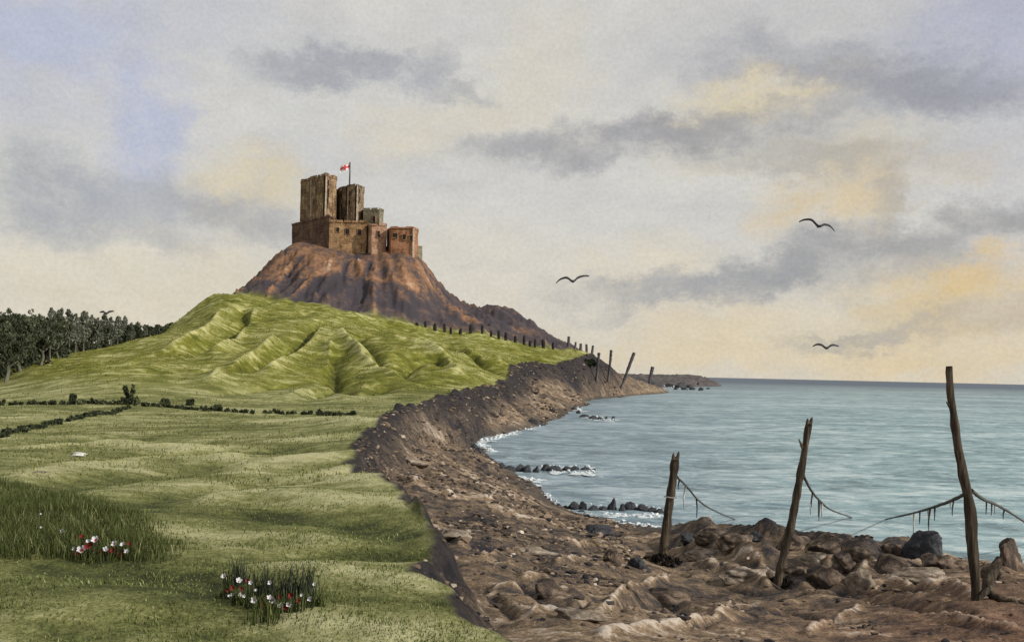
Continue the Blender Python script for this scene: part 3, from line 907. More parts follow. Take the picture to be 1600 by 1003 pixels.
def block(name, pts, ytop, xref, z0, mat, parapet=0.5, taper=0.015, label=None, seed=0, dref=None, ribs=()):
    poly0 = plan(pts)
    poly = ribbed(poly0, ribs) if ribs else poly0
    d = dref or min(p[1] for p in pts)
    z1 = P(xref, ytop, d).z
    bm = bmesh.new()
    prism(bm, poly, z0, z1, taper, 0, jit=0.10, seed=seed)
    o = link(name, bm_mesh(name, rel(bm)), mat, castle)
    if label: o['label'] = label
    # a raised rim of coping stones round the roof
    poly = poly0
    c = sum(poly, Vector()) / len(poly)
    bm = bmesh.new()
    k0 = 1 - taper
    rnd = random.Random(seed + 50)
    outer = [c + (p - c) * (k0 + 0.025) for p in poly]
    inner = [c + (p - c) * (k0 - 0.09) for p in poly]
    m = len(poly)
    for k in range(m):
        a0, a1, b0, b1 = outer[k], outer[(k + 1) % m], inner[k], inner[(k + 1) % m]
        steps = max(1, int((a1 - a0).length / 1.9))
        for s in range(steps):
            t0, t1 = s / steps, (s + rnd.uniform(0.66, 0.95)) / steps
            hh = parapet * rnd.uniform(0.5, 1.5)
            q = [a0.lerp(a1, t0), a0.lerp(a1, t1), b0.lerp(b1, t1), b0.lerp(b1, t0)]
            lo = [bm.verts.new((v.x, v.y, z1 - 0.25)) for v in q]
            hi = [bm.verts.new((v.x, v.y, z1 + hh)) for v in q]
            for i in range(4):
                bm.faces.new((lo[i], lo[(i + 1) % 4], hi[(i + 1) % 4], hi[i]))
            bm.faces.new(hi); bm.faces.new(lo[::-1])
    bmesh.ops.recalc_face_normals(bm, faces=bm.faces[:])
    pr = link('parapet', bm_mesh('parapet', rel(bm)), mat, o)
    return o, poly0, z1


def window(par, p0, p1, px, py, w, h, arch=False):
    w *= 1.45; h *= 1.45
    """a window in the wall plane p0-p1 where the line of sight (px, py) meets it"""
    a, b = ab(px, py)
    ex, ey = p1.x - p0.x, p1.y - p0.y
    # (p0 + t e) . = d*(a,1)
    den = ey * a - ex
    t = (p0.x - a * p0.y) / den
    d = p0.y + t * ey
    z = EYE - b * d
    u = Vector((ex, ey, 0)).normalized()
    nrm = Vector((u.y, -u.x, 0))
    if nrm.y > 0: nrm = -nrm
    c = Vector((a * d, d, z))
    bm = bmesh.new()

    def box(cu, cz, hw, hh, n0, n1, mi):
        vs = []
        for sn in (n0, n1):
            for su, sz in ((-1, -1), (1, -1), (1, 1), (-1, 1)):
                vs.append(bm.verts.new(c + u * (cu + su * hw) + Vector((0, 0, cz + sz * hh)) + nrm * sn))
        for f in ((0, 1, 2, 3), (7, 6, 5, 4), (0, 4, 5, 1), (1, 5, 6, 2), (2, 6, 7, 3), (3, 7, 4, 0)):
            ff = bm.faces.new([vs[i] for i in f]); ff.material_index = mi
    box(0, 0, w / 2, h / 2, -0.5, 0.24, 0)
    fw = 0.13
    box(0, -h / 2 - fw / 2, w / 2 + fw, fw / 2, -0.3, 0.26, 1)
    box(0, h / 2 + fw / 2, w / 2 + fw, fw / 2, -0.3, 0.24, 1)
    for s in (-1, 1): box(s * (w / 2 + fw / 2), 0, fw / 2, h / 2 - 0.003, -0.3, 0.22, 1)
    bmesh.ops.recalc_face_normals(bm, faces=bm.faces[:])
    return link('window', bm_mesh('window', rel(bm)), [M['window'], M['wall_stone']], par)


Z0 = 33.0
# tall tower
tt, tp, tz = block('tall_tower', [(467, 314), (482, 306.5), (505, 299.5), (524, 305), (522, 317), (500, 323), (472, 322)], 273.5, 495, 38, M['tower_stone'], 0.55, 0.02,
                   'tall faceted tower of dark brown stone with a bright right face', 1, 300, (1, 2))
for i0, px, py, w, h in ((2, 512, 286, .55, 1.2), (2, 512, 302, .6, 1.9), (2, 511, 314, .6, 1.7), (1, 494, 286, .55, 1.0), (1, 495, 298, .6, 1.2), (1, 493, 316, .5, 1.0), (0, 475, 300, .5, 1.1), (0, 475, 314, .5, 1.0)):
    window(tt, tp[i0], tp[i0 + 1], px, py, w, h)
# pilaster strips on its corners
bm = bmesh.new()
for k in (1, 2):
    p = tp[k]
    for sgn in (0,):
        p = p + (tp[k + 1] - p).normalized() * .55
        tube(bm, [(p.x, p.y, 38.5), (p.x + 0.02, p.y + 0.1, tz - 0.3)], [0.30, 0.24], 6, 0.2, k)
link('corner_stones', bm_mesh('corner_stones', rel(bm)), M['pale_stone'], tt)
# narrow corner turret on its left side
bm = bmesh.new()
tc_ = P(477.5, 300, 311.0)
prism(bm, [Vector((tc_.x + 1.5 * math.cos(a), tc_.y + 1.5 * math.sin(a), 0)) for a in [i * math.pi / 4 + .2 for i in range(8)]], 38, tz + 0.5, 0.03, 0, jit=.06, seed=31)
link('turret', bm_mesh('turret', rel(bm)), M['tower_stone'], tt)
# chimney
bm = bmesh.new()
cp = plan([(500.5, 306), (503.5, 306), (503.5, 307), (500.5, 307)])
prism(bm, cp, tz - 0.2, tz + 1.1, 0.0, 0)
link('chimney', bm_mesh('chimney', rel(bm)), M['tower_stone'], tt)
# flag tower
kt, kp, kz = block('flag_tower', [(522, 314), (530, 309), (540, 305.5), (554.5, 302), (567, 307), (567, 315), (545, 320), (524, 318)], 288.5, 545, 37, M['keep_stone'], 0.5, 0.015,
                   'shorter faceted grey brown tower carrying the flag pole', 2, 302, (1, 2, 3))
for i0, px, py, w, h in ((3, 560.5, 299, .5, 1.1), (3, 560.5, 311.5, .5, 1.1), (1, 535, 306, .5, 1.0), (2, 547.5, 303, .5, 1.0), (2, 547, 317, .5, 1.1), (1, 535, 323, .5, 1.0)):
    window(kt, kp[i0], kp[i0 + 1], px, py, w, h)
bm = bmesh.new()
for k in (2, 3):
    p = kp[k]
    p = p + (kp[k + 1] - p).normalized() * .55
    tube(bm, [(p.x, p.y, 37.5), (p.x + 0.02, p.y + 0.1, kz - 0.3)], [0.28, 0.22], 6, 0.2, k)
link('corner_stones', bm_mesh('corner_stones', rel(bm)), M['pale_stone'], kt)
# low range behind
lt, lp, lz = block('low_range', [(566, 303), (591, 301), (598, 304), (597, 316), (566, 316)], 326.5, 580, 36, M['grey_stone'], 0.35, 0.01, 'low olive grey stone building beside the towers', 3, 301)
window(lt, lp[0], lp[1], 585, 343, .6, 1.2)
# lower walls
ww, wp, wz = block('west_wall', [(455.5, 311), (513.5, 291.5), (545, 320), (470, 326)], 344.0, 495, Z0, M['brown_stone'], 0.35, 0.0, 'dark brown western curtain wall', 4, 300)
sw, sp_, sz_ = block('south_wall', [(513.6, 291.0), (572, 291.0), (574, 316), (514.5, 316)], 346.5, 545, Z0, M['wall_stone'], 0.3, 0.0, 'tan curtain wall with three small windows', 5, 291)
for px, py, w, h in ((528, 359.5, .6, .9), (543, 362, .7, 1.0), (562, 363, .7, 1.1)):
    window(sw, sp_[0], sp_[1], px, py, w, h)
gt, gp, gz2 = block('gate_tower', [(568.5, 295.5), (580, 287.8), (603, 288.5), (603.5, 306), (570, 306)], 351.5, 590, Z0 - 1, M['pink_stone'], 0.4, 0.012, 'pale pinkish gate tower standing forward of the walls', 6, 288)
window(gt, gp[1], gp[2], 591.5, 366, .5, 1.2)
ea, ep, ez = block('east_bastion', [(604, 292), (610, 286.0), (645, 285.0), (653, 291), (651, 312), (604, 312)], 356.0, 628, Z0 - 2, M['red_stone'], 0.35, 0.015, 'reddish eastern bastion with three small windows', 7, 285.5)
for px, py, w, h in ((617.5, 368, .9, .8), (632, 370.5, .6, 1.0), (643, 372, .55, 1.0)):
    window(ea, ep[1], ep[2], px, py, w, h)
bm = bmesh.new()
tube(bm, [(ep[2].x, ep[2].y, Z0), (ep[2].x, ep[2].y + .1, ez - .2)], [0.38, 0.3], 6, .2, 3)
link('corner_stones', bm_mesh('corner_stones', rel(bm)), M['pale_stone'], ea)
bu, bp, bz = block('buttress', [(652, 294), (659.5, 295), (660, 303), (652, 304)], 384, 656, Z0 - 2, M['grey_stone'], 0.1, 0.08, 'low grey buttress at the eastern end', 8, 294)

# flag pole
fb = P(546, 289, 310)
fb.z = kz
ft = P(547, 253.5, 310)
fp = empty('flag_pole', fb)
tag(fp, 'flag pole with a red and white cross flag on the castle tower', 'flag pole')
bm = bmesh.new()
tube(bm, [(0, 0, -0.3), (0.05, 0, (ft.z - fb.z) * 0.5), ((ft.x - fb.x) , 0, ft.z - fb.z)], [0.26, 0.22, 0.17], 8)
link('pole', bm_mesh('pole', bm, True), M['far_wood'], fp)
topz = ft.z - fb.z
nU, nV = 20, 12
fv = []; fmid = []
for j in range(nV + 1):
    for i in range(nU + 1):
        u, v = i / nU, j / nV
        x = ft.x - fb.x - 0.12 - 2.9 * u
        z = topz - 0.1 - 1.75 * v - 1.5 * u - 0.22 * math.sin(u * 5 + v)
        y = 0.35 * math.sin(u * 7.5 + v * 1.5) * (0.2 + u)
        fv.append((x, y, z))
fq = []
for j in range(nV):
    for i in range(nU):
        a = j * (nU + 1) + i
        fq.append((a, a + 1, a + nU + 2, a + nU + 1))
        fmid.append(1 if (4 <= j <= 7 or 7 <= i <= 11) else 0)
link('flag', mesh_np('flag', fv, fq, True, None, fmid), [M['flag_white'], M['flag_red']], fp)

# ------------------------------------------------------------------ posts by the shore


def post(name, pix, d, rpx, label, base_extra=0.5, stubs=(), seed=0, mat='wood', fork=True, group=None):
    pts = [P(x, y, d) for x, y in pix]
    base = pts[-1].copy()
    root = empty(name, base)
    tag(root, label, 'post', group)
    path = smooth_path(pts, 22)
    # foot into the ground
    path.append(path[-1] + (path[-1] - path[-2]).normalized() * base_extra)
    mpp = d / F
    n = len(path)
    rnd = random.Random(seed)
    rad = [mpp * (rpx[0] + (rpx[1] - rpx[0]) * i / (n - 1)) * rnd.uniform(0.88, 1.13) for i in range(n)]
    bm = bmesh.new()
    tube(bm, [p - base for p in path], rad, 10, 0.13, seed)
    if fork:   # split, broken top
        t = path[0] - base
        dr = (path[0] - path[1]).normalized()
        for s, hh in ((-1, 1.7), (1, 2.1), (0.1, 0.8)):
            off = Vector((s * rad[0] * 0.62, 0.02 * s, 0))
            tube(bm, [t + off * 0.8 - dr * rad[0], t + off + dr * rad[0] * hh * 0.6, t + off * 1.15 + dr * rad[0] * hh], [rad[0] * .55, rad[0] * .42, rad[0] * .12], 6, 0.15, seed + 3)
    o = link('shaft', bm_mesh('shaft', bm), M[mat], root)
    for k, (x0, y0, x1, y1, r) in enumerate(stubs):
        bm = bmesh.new()
        a, b_ = P(x0, y0, d) - base, P(x1, y1, d - 0.03) - base
        tube(bm, [a, (a + b_) / 2, b_], [r * mpp, r * mpp * .8, r * mpp * .35], 6, 0.15, seed + k)
        link('branch_stub', bm_mesh('branch_stub', bm), M[mat], root)
    return root


d1, d2, d3 = hit(1035, 881, 15).y, hit(1214, 914, 12).y, hit(1526, 937, 8).y
near_grp = 'tall weathered posts on the near shore'
p3 = post('wooden_post', [(1483, 572), (1485, 612), (1490, 648), (1494, 680), (1504, 735), (1515, 790), (1520, 860), (1527, 940)], d3, (5.0, 9.0),
          'tallest crooked weathered post, near the right edge of the shore', 0.3, [(1487, 640, 1479, 628, 3), (1496, 695, 1489, 680, 3.2)], 11, group=near_grp, fork=False)
p2 = post('wooden_post', [(1264, 662), (1257, 705), (1249, 750), (1240, 800), (1226, 862), (1213, 917)], d2, (5.2, 7.0),
          'leaning weathered post with a split top, between the short and tallest posts', 0.3, [(1257, 706, 1248, 686, 3)], 12, group=near_grp)
p1 = post('wooden_post', [(1055, 718), (1049, 765), (1041, 825), (1034, 884)], d1, (6.5, 7.5),
          'shortest weathered near post with forked top and wire band', 0.4, [], 13, group=near_grp)
bm = bmesh.new()
wc = P(1047.5, 776, d1) - p1.location
tube(bm, [wc + Vector((-0.16, 0, 0.0)), wc + Vector((-0.1, -0.16, 0.01)), wc + Vector((0.1, -0.16, -0.01)), wc + Vector((0.17, 0, 0.0)), wc + Vector((0.1, 0.16, 0.01)), wc + Vector((-0.1, 0.16, 0.0)), wc + Vector((-0.16, 0, 0.0))], [0.012] * 7, 6)
link('wire_band', bm_mesh('wire_band', bm), M['wire'], p1)


def rope(pix_start, d_start, mid_pix, end_pix, label, strands, r0=0.035, end_d=None, end_z=-0.05):
    a = P(*pix_start, d_start)
    e = Pz(*end_pix, end_z) if end_d is None else P(*end_pix, end_d)
    n = 40
    # plan position follows the picture of the curve, height and distance run on evenly
    keys = [pix_start] + list(mid_pix) + [end_pix]
    m = len(keys) - 1
    pts = []
    for k, (x, y) in enumerate(keys):
        t = k / m
        dd = 1 / ((1 - t) / a.y + t / e.y)
        pts.append(P(x, y, dd))
    path = smooth_path(pts, n)
    root = empty('mooring_rope', a)
    tag(root, label, 'rope', 'mooring ropes running from the posts out to sea')
    bm = bmesh.new()
    tube(bm, [p - a for p in path], [r0] * len(path), 7, 0.15, 5)
    link('line', bm_mesh('line', bm, True), M['rope'], root)
    for (t, ln, pale, sl) in strands:
        k = int(t * n)
        p = path[k] - a
        mpp = path[k].y / F
        bm = bmesh.new()
        L = ln * mpp
        tube(bm, [p, p + Vector((sl * L * .5, 0, -L * .5)), p + Vector((sl * L * .4, 0.01, -L))], [mpp * 1.5, mpp * 1.2, mpp * 0.5], 6, 0.2, k)
        link('seaweed_strand', bm_mesh('seaweed_strand', bm), M['pale_weed'] if pale else M['weed'], root)
    return root


rope((1058, 745), d1, [(1075, 762), (1092, 782), (1115, 797)], (1150, 812), 'thin slack rope trailing seaward from the shortest near post',
     [(0.08, 16, False, -.25), (0.2, 36, True, -.15), (0.45, 30, False, .1)], 0.028)
rope((1255, 742), d2, [(1267, 765), (1281, 782), (1300, 797)], (1331, 808), 'sagging rope with hanging weed from the split leaning post',
     [(0.30, 24, False, -.1), (0.33, 34, True, -.25), (0.48, 26, False, 0), (0.52, 32, False, -.05), (0.56, 22, True, 0)], 0.03)
rope((1513, 768), d3, [(1495, 778), (1468, 789), (1428, 801)], (1384, 811), 'weed hung rope running left from the tallest post',
     [(0.30, 26, False, -.15), (0.37, 12, True, -.1), (0.56, 22, False, 0), (0.60, 38, False, -.1), (0.63, 26, True, .1), (0.72, 20, False, 0), (0.75, 34, True, 0)], 0.03)
rope((1518, 766), d3, [(1537, 780), (1560, 790), (1590, 808)], (1640, 842), 'rope running right from the tallest post past the frame edge',
     [(0.30, 22, False, .02), (0.42, 20, False, 0), (0.47, 16, True, 0), (0.6, 16, False, -.25)], 0.028)

# weed and driftwood at the feet of the posts
def weed_clump(px, py, d, r, label):
    g = hit(px, py, d * 0.6)
    V_, F_, t_ = leaf_cloud([(0, 0, r * .25), (r * .7, -.05, r * .1), (-r * .7, 0, r * .12), (0.1 * r, -r * .5, 0)], [r * .6, r * .5, r * .5, r * .6], [900, 500, 500, 600], 0.045, int(px), 0.55, 1.5)
    o = link('seaweed_clump', mesh_np('seaweed_clump', V_, F_, False, {'tone': t_}), M['dry_weed'])
    o.location = g
    tag(o, label, 'seaweed')


weed_clump(1034, 882, d1, 0.42, 'dark seaweed heaped round the foot of the shortest post')
weed_clump(1216, 912, d2, 0.2, 'dark seaweed heaped at the foot of the split leaning post')
g0 = hit(1545, 935, 8)
dw = empty('driftwood', g0)
tag(dw, 'dark curved driftwood branch lying right of the tallest post', 'driftwood')
bm = bmesh.new()
dd_ = g0.y
path = smooth_path([P(1562, 872, dd_ + .3) - g0, P(1553, 890, dd_ + .2) - g0, P(1545, 908, dd_ + .1) - g0, P(1546, 924, dd_) - g0, P(1560, 934, dd_ - .1) - g0, P(1592, 941, dd_ - .25) - g0], 18)
tube(bm, path, [0.03 + 0.05 * math.sin(math.pi * min(1, (i + 4) / 22)) for i in range(len(path))], 8, 0.15, 4)
link('branch', bm_mesh('branch', bm), M['wood'], dw)
bm = bmesh.new()
tube(bm, smooth_path([path[10], path[10] + Vector((-.1, -.1, -.02)), P(1522, 944, dd_ - .1) - g0], 6), [.05, .05, .05, .045, .04, .03, .02], 7, .15, 6)
link('side_branch', bm_mesh('side_branch', bm), M['wood'], dw)

# ------------------------------------------------------------------ far posts
ORD = ['first', 'second', 'third', 'fourth', 'fifth', 'sixth', 'seventh', 'eighth', 'ninth', 'tenth', 'eleventh', 'twelfth', 'thirteenth', 'fourteenth', 'fifteenth', 'sixteenth', 'seventeenth', 'eighteenth', 'nineteenth', 'twentieth']
far_grp = 'tall old posts beside the far headland'
for (pix, rp, lab) in (([(936, 551), (934, 572), (932, 594)], (2.3, 1.9), 'grey upright post on the far bank, leftmost of the far four'),
                       ([(955, 547), (953, 570), (950, 596)], (2.2, 1.8), 'tall slightly bent grey post, second of the far four from the left'),
                       ([(991, 551), (983, 572), (974, 597), (970, 606)], (2.6, 1.8), 'strongly leaning grey post, third of the far four from the left'),
                       ([(1020, 573), (1016, 590), (1014, 607)], (2.9, 2.0), 'short grey post standing in the water, rightmost of the far four')):
    dfar = Pz(*pix[-1], 0.0).y if pix[0][0] > 1000 else hit(*pix[-1], 120).y - 1.0
    post('old_post', pix, dfar, rp, lab, 2.5, (), int(pix[0][0]), 'far_wood', False, far_grp)

# posts along the foot of the crag
fx = [650, 663, 678, 693, 703, 718, 734, 752, 766, 778, 789, 804, 818, 827, 835, 848, 863]
fyb = [516, 519, 519, 519, 519, 521, 523, 525, 528, 534, 533, 541, 547, 545, 547, 548, 551]
fh = [4, 9, 11, 12, 10, 9, 13, 13, 11, 12, 12, 10, 15, 9, 13, 12, 11]
fencem = []
for k in range(17):
    g = near_ground(fx[k], np.interp(fx[k], [p[0] for p in FENCE], [p[2] for p in FENCE]) - 3.0)
    mpp = g.y / F
    bm = bmesh.new()
    H = fh[k] * mpp * 1.1
    rr = mpp * random.Random(k).uniform(1.7, 2.5)
    tube(bm, [(0, 0, -.6), (0, 0, H * .45), (0.05 * (k % 3 - 1), 0, H * .85), (0.05, 0, H)], [rr * .9, rr * 1.15, rr, rr * .45], 8, 0.12, k)
    o = link('fence_post', bm_mesh('fence_post', bm), M['dark_wood'])
    o.location = g
    tag(o, f'{ORD[k]} squat black post from the left in the row under the crag', 'fence post', 'squat black posts along the foot of the crag')
# grey leaning posts on the end of the grass
for k, (x, yt, yb, rp, ln) in enumerate(((887, 533, 555, 2.6, 0.03), (897, 541, 557, 2.0, .1), (906, 544, 560, 2.6, 0.05), (916, 549, 565, 2.2, -0.05), (924, 555, 572, 2.2, .1))):
    g = near_ground(x, 289)
    mpp = g.y / F
    bm = bmesh.new()
    H = max((yb - yt) * mpp, P(x, yt, g.y).z - g.z)
    tube(bm, [(0, 0, -1), (ln * H * .5, 0, H * .5), (ln * H, 0, H)], [mpp * rp, mpp * rp * .9, mpp * rp * .8], 8, .12, k)
    o = link('fence_post', bm_mesh('fence_post', bm), M['far_wood'])
    o.location = g
    tag(o, f'{ORD[k]} grey post from the left where the green slope ends above the headland', 'fence post', 'grey posts at the end of the grass')

# ------------------------------------------------------------------ rocks
def rock_mesh(name, seed, flat=0.7, sub=4, amp=0.30):
    bm = bmesh.new()
    bmesh.ops.create_icosphere(bm, subdivisions=sub, radius=1.0)
    o = Vector((seed * 7.3, seed * 3.1, seed))
    rnd = random.Random(seed)
    planes = [(Vector((rnd.gauss(0, 1), rnd.gauss(0, 1), rnd.gauss(0, .8))).normalized(), rnd.uniform(.42, .85)) for _ in range(11)]
    for v in bm.verts:
        p = v.co.copy()
        for nrm, dd in planes:
            e = p.dot(nrm) - dd
            if e > 0: p -= nrm * e * 0.85
        p *= 1 + amp * mnoise.noise(v.co * 1.3 + o) + amp * .55 * mnoise.noise(v.co * 3.1 + o) + amp * .28 * mnoise.noise(v.co * 7 + o)
        p.z *= flat
        v.co = p
    return bm_mesh(name, bm, True)


ROCKS = [rock_mesh('rock', s, 0.75, 3) for s in range(1, 8)]
BIG = [rock_mesh('boulder', s, 0.8, 4, 0.34) for s in range(11, 17)]


def put_rock(me, loc, sc, rz, mat, name, label, cat, group=None, tilt=0.0):
    o = bpy.data.objects.new(name, me)
    COL.objects.link(o)
    if len(me.materials) == 0: me.materials.append(mat)
    o.material_slots[0].link = 'OBJECT'
    o.material_slots[0].material = mat
    o.location = loc
    o.scale = sc
    o.rotation_euler = (tilt, 0, rz)
    return tag(o, label, cat, group)


def rock_row(pixs, label, group):
    rnd = random.Random(len(pixs) * 31 + int(pixs[0][0]))
    for k, (x, y, wpx, hpx) in enumerate(pixs):
        g = Pz(x, y, 0.0)
        mpp = g.y / F
        w, h = wpx * mpp / 2 * 1.15, hpx * mpp * 1.0
        put_rock(ROCKS[k % 7], (g.x, g.y + w * .4, h * .12), (w, w * rnd.uniform(.7, 1.1), h * 1.1), rnd.uniform(-.4, .4), M['dark_rock'], 'rock',
                 label.format(ORD[k]), 'rock', group)


rock_row([(771, 735, 14, 8), (783, 736, 18, 12), (797, 737, 18, 10), (811, 736, 18, 11), (824, 737, 18, 15), (838, 737, 14, 9), (852, 735, 18, 10), (868, 736, 22, 9), (886, 735, 16, 6), (899, 735, 14, 7), (914, 735, 15, 6), (928, 735, 10, 5)],
         '{} dark wet rock from the shore in the middle row jutting into the bay', 'rocks of the middle row')
rock_row([(884, 796, 10, 7), (897, 797, 20, 12), (912, 798, 14, 15), (926, 799, 18, 10), (943, 798, 18, 10), (957, 798, 20, 20), (972, 799, 14, 12), (986, 798, 20, 15), (1004, 799, 22, 10), (1020, 800, 14, 8), (1030, 801, 12, 7)],
         '{} dark wet rock from the shore in the nearest row, by the shortest post', 'rocks of the nearest row')
rock_row([(897, 641, 8, 6), (904, 646, 8, 5), (914, 652, 14, 5), (926, 655, 14, 6), (938, 655, 12, 5), (947, 655, 8, 5), (958, 655, 8, 5)],
         '{} dark rock from the shore in the small curved row at the bay head', 'rocks of the curved row')
rock_row([(803, 662, 16, 7), (818, 663, 14, 7), (833, 665, 18, 11), (846, 666, 12, 6)],
         '{} dark rock from the left beside the foamy inlet of the bay', 'rocks beside the inlet')
rock_row([(748, 712, 16, 14), (741, 704, 14, 10), (756, 716, 10, 8)],
         '{} black rock from the bottom at the innermost corner of the bay', 'rocks in the corner of the bay')
rock_row([(922, 613, 12, 6), (933, 612, 14, 5), (946, 612, 20, 8), (956, 612, 8, 6)],
         '{} dark rock from the left under the leaning far posts', 'rocks under the far posts')
rock_row([(1003, 605, 20, 8), (1018, 604, 18, 8), (1047, 605, 14, 6), (1062, 606, 20, 9), (1078, 606, 16, 8), (1090, 604, 12, 7), (1056, 609, 8, 4), (1070, 609, 10, 4), (1082, 609, 12, 4), (1096, 610, 8, 5), (1106, 608, 7, 3)],
         '{} dark rock of those scattered along the waterline of the far headland', 'rocks along the far headland')

# boulders on the near shore, each given by its pixel, its size in pixels and what it looks like
boulders = [
    (1115, 842, 70, 22, 'shore_rock', 'low brown boulder at the water edge right of the shortest post'),
    (1078, 846, 44, 16, 'dark_rock', 'small dark boulder at the water edge just right of the shortest post'),
    (1240, 858, 60, 24, 'shore_rock', 'grey boulder at the water edge just right of the split leaning post'),
    (1300, 864, 64, 26, 'shore_rock', 'rounded grey boulder midway between the split and tallest posts'),
    (1350, 874, 52, 20, 'shore_rock', 'flat grey boulder left of the rounded rocks by the tallest post'),
    (1396, 872, 44, 30, 'shore_rock', 'smaller rounded brown rock left of the biggest dark boulder'),
    (1446, 868, 76, 48, 'dark_rock', 'biggest dark domed boulder standing above the water left of the tallest post'),
    (1585, 890, 60, 60, 'shore_rock', 'tall grey brown boulder at the right edge behind the driftwood'),
    (1182, 846, 40, 16, 'dark_rock', 'low black boulder at the water edge left of the split leaning post'),
    (1300, 915, 70, 40, 'shore_rock', 'pale topped boulder right of the split leaning post on the near shore'),
    (1355, 920, 54, 34, 'slab_rock', 'pale boulder with a bright left face between split and tallest posts'),
    (1165, 905, 80, 20, 'slab_rock', 'long pale slab tilting down left of the split leaning post'),
    (1440, 905, 110, 22, 'slab_rock', 'broad pale slab left of the foot of the tallest post'),
    (832, 866, 78, 12, 'slab_rock', 'flat pale slab lying alone in the middle of the brown foreshore'),
    (707, 842, 74, 14, 'slab_rock', 'pale grey slab leaning below the bulging turf edge'),
    (960, 882, 36, 30, 'shore_rock', 'dark angular boulder on the foreshore left of the shortest post'),
    (1000, 890, 34, 22, 'dark_rock', 'small black boulder just left of the shortest post foot'),
    (915, 905, 12, 11, 'dark_rock', 'tiny black stone alone low on the middle foreshore'),
    (1040, 945, 120, 30, 'shore_rock', 'big dark mound of rock below the shortest post'),
    (860, 930, 70, 28, 'shore_rock', 'dark hump of rock with pale crest on the lower foreshore'),
    (935, 833, 60, 12, 'dark_rock', 'flat dark slab on the foreshore below the nearest rock row'),
    (1311, 941, 9, 8, 'dark_rock', 'tiny black stone low on the shore right of the split leaning post'),
    (905, 968, 80, 14, 'slab_rock', 'narrow pale slab near the bottom of the middle foreshore'),
    (1150, 852, 60, 24, 'shore_rock', 'jagged brown rock heaped at the water edge between the short and leaning posts'),
    (1275, 880, 62, 22, 'slab_rock', 'pale wedge of rock behind the pale topped boulder'),
    (1330, 890, 70, 30, 'shore_rock', 'brown wedge of rock in the heap halfway between leaning and tallest posts'),
    (1400, 898, 84, 32, 'shore_rock', 'wide brown rock below the smaller rounded brown rock'),
    (1475, 888, 64, 30, 'shore_rock', 'brown rock just right below the biggest dark domed boulder'),
    (1560, 905, 44, 26, 'shore_rock', 'rough brown rock behind the driftwood branch'),
    (1240, 900, 50, 20, 'shore_rock', 'brown rock against the foot of the split leaning post'),
    (1100, 872, 70, 18, 'slab_rock', 'sloping pale slab just right of the shortest post'),
    (640, 725, 60, 12, 'slab_rock', 'pale slab under the notch in the turf edge'),
]
for k, (x, y, wpx, hpx, mt, lab) in enumerate(boulders):
    g = hit(x, y, 6)
    mpp = g.y / F
    w = wpx * mpp / 2
    h = hpx * mpp
    rnd = random.Random(k)
    me = BIG[k % 6]
    til = rnd.uniform(-.12, .12)
    put_rock(me, (g.x, g.y + w * .35, g.z + h * .02), (w * 1.1, w * rnd.uniform(.6, .9), h * 0.75 / 0.8), rnd.uniform(-.5, .5), M[mt], 'boulder', lab, 'boulder', None, til)
g = hit(122, 713, 10)
put_rock(BIG[2], g + Vector((0, 0, .02)), (0.22, .16, .10), .3, M['white_rock'], 'boulder', 'small white stone lying in the green field', 'boulder')
g = hit(58, 737, 10)
put_rock(ROCKS[3], g + Vector((0, 0, -.03)), (0.2, .12, .06), .3, M['slab_rock'], 'boulder', 'flat pale stone sunk in the grass near the left edge', 'boulder')

# ------------------------------------------------------------------ foam along the waterline
fo = []
rf = random.Random(5)
def foam_at(x, y, wpx, hpx):
    fo.append((x, y, wpx, hpx))
shore_line = [(905, 620), (895, 632), (897, 640)]
for (x0, y0, x1, y1, n, s) in ((745, 691, 800, 677, 34, 8), (800, 677, 850, 664, 12, 6), (748, 694, 770, 706, 26, 9), (893, 627, 906, 645, 18, 7), (906, 650, 965, 657, 16, 7),
                               (835, 757, 868, 786, 20, 6), (860, 738, 935, 739, 14, 9), (800, 745, 850, 752, 14, 9), (885, 803, 1035, 806, 36, 10), (900, 790, 1030, 793, 20, 8), (840, 728, 925, 731, 14, 7),
                               (905, 614, 960, 615, 10, 6), (975, 607, 1010, 606, 8, 6), (1035, 606, 1060, 607, 5, 5), (940, 811, 1030, 824, 16, 9), (770, 741, 800, 744, 8, 8)):
    for k in range(n):
        t = rf.random()
        foam_at(x0 + (x1 - x0) * t + rf.uniform(-4, 4), y0 + (y1 - y0) * t + rf.uniform(-2, 2.5), s * rf.uniform(.4, 1.1), rf.uniform(2.0, 7))
        if k % 2 == 0: foam_at(x0 + (x1 - x0) * t + rf.uniform(-5, 5), y0 + (y1 - y0) * t + rf.uniform(-1, 4), s * rf.uniform(1.6, 3.6), 0.8)
        foam_at(x0 + (x1 - x0) * t + rf.uniform(-6, 6), y0 + (y1 - y0) * t + rf.uniform(-1, 3), s * rf.uniform(1.0, 2.2), 0.7)
FV = []; FQ = []; off = 0
base = ROCKS[1]
bv = np.array([v.co[:] for v in base.vertices]); bf = np.array([p.vertices[:] for p in base.polygons])
for (x, y, w, h) in fo:
    g = Pz(x, y, 0.0)
    mpp = g.y / F
    a = rf.uniform(0, 6.28)
    c, s = math.cos(a), math.sin(a)
    R = np.array([[c, -s, 0], [s, c, 0], [0, 0, 1]])
    v = (bv @ R.T) * np.array([w * mpp * .5, max(w * .6, 5) * mpp * (1.2 if h < 1 else 1), h * mpp * .5]) + np.array([g.x, g.y, 0.03])
    FV.append(v); FQ.append(bf + off); off += len(v)
o = link('foam', mesh_np('foam', np.concatenate(FV), np.concatenate(FQ), True), M['foam'])
tag(o, kind='stuff')

# ------------------------------------------------------------------ trees of the wood


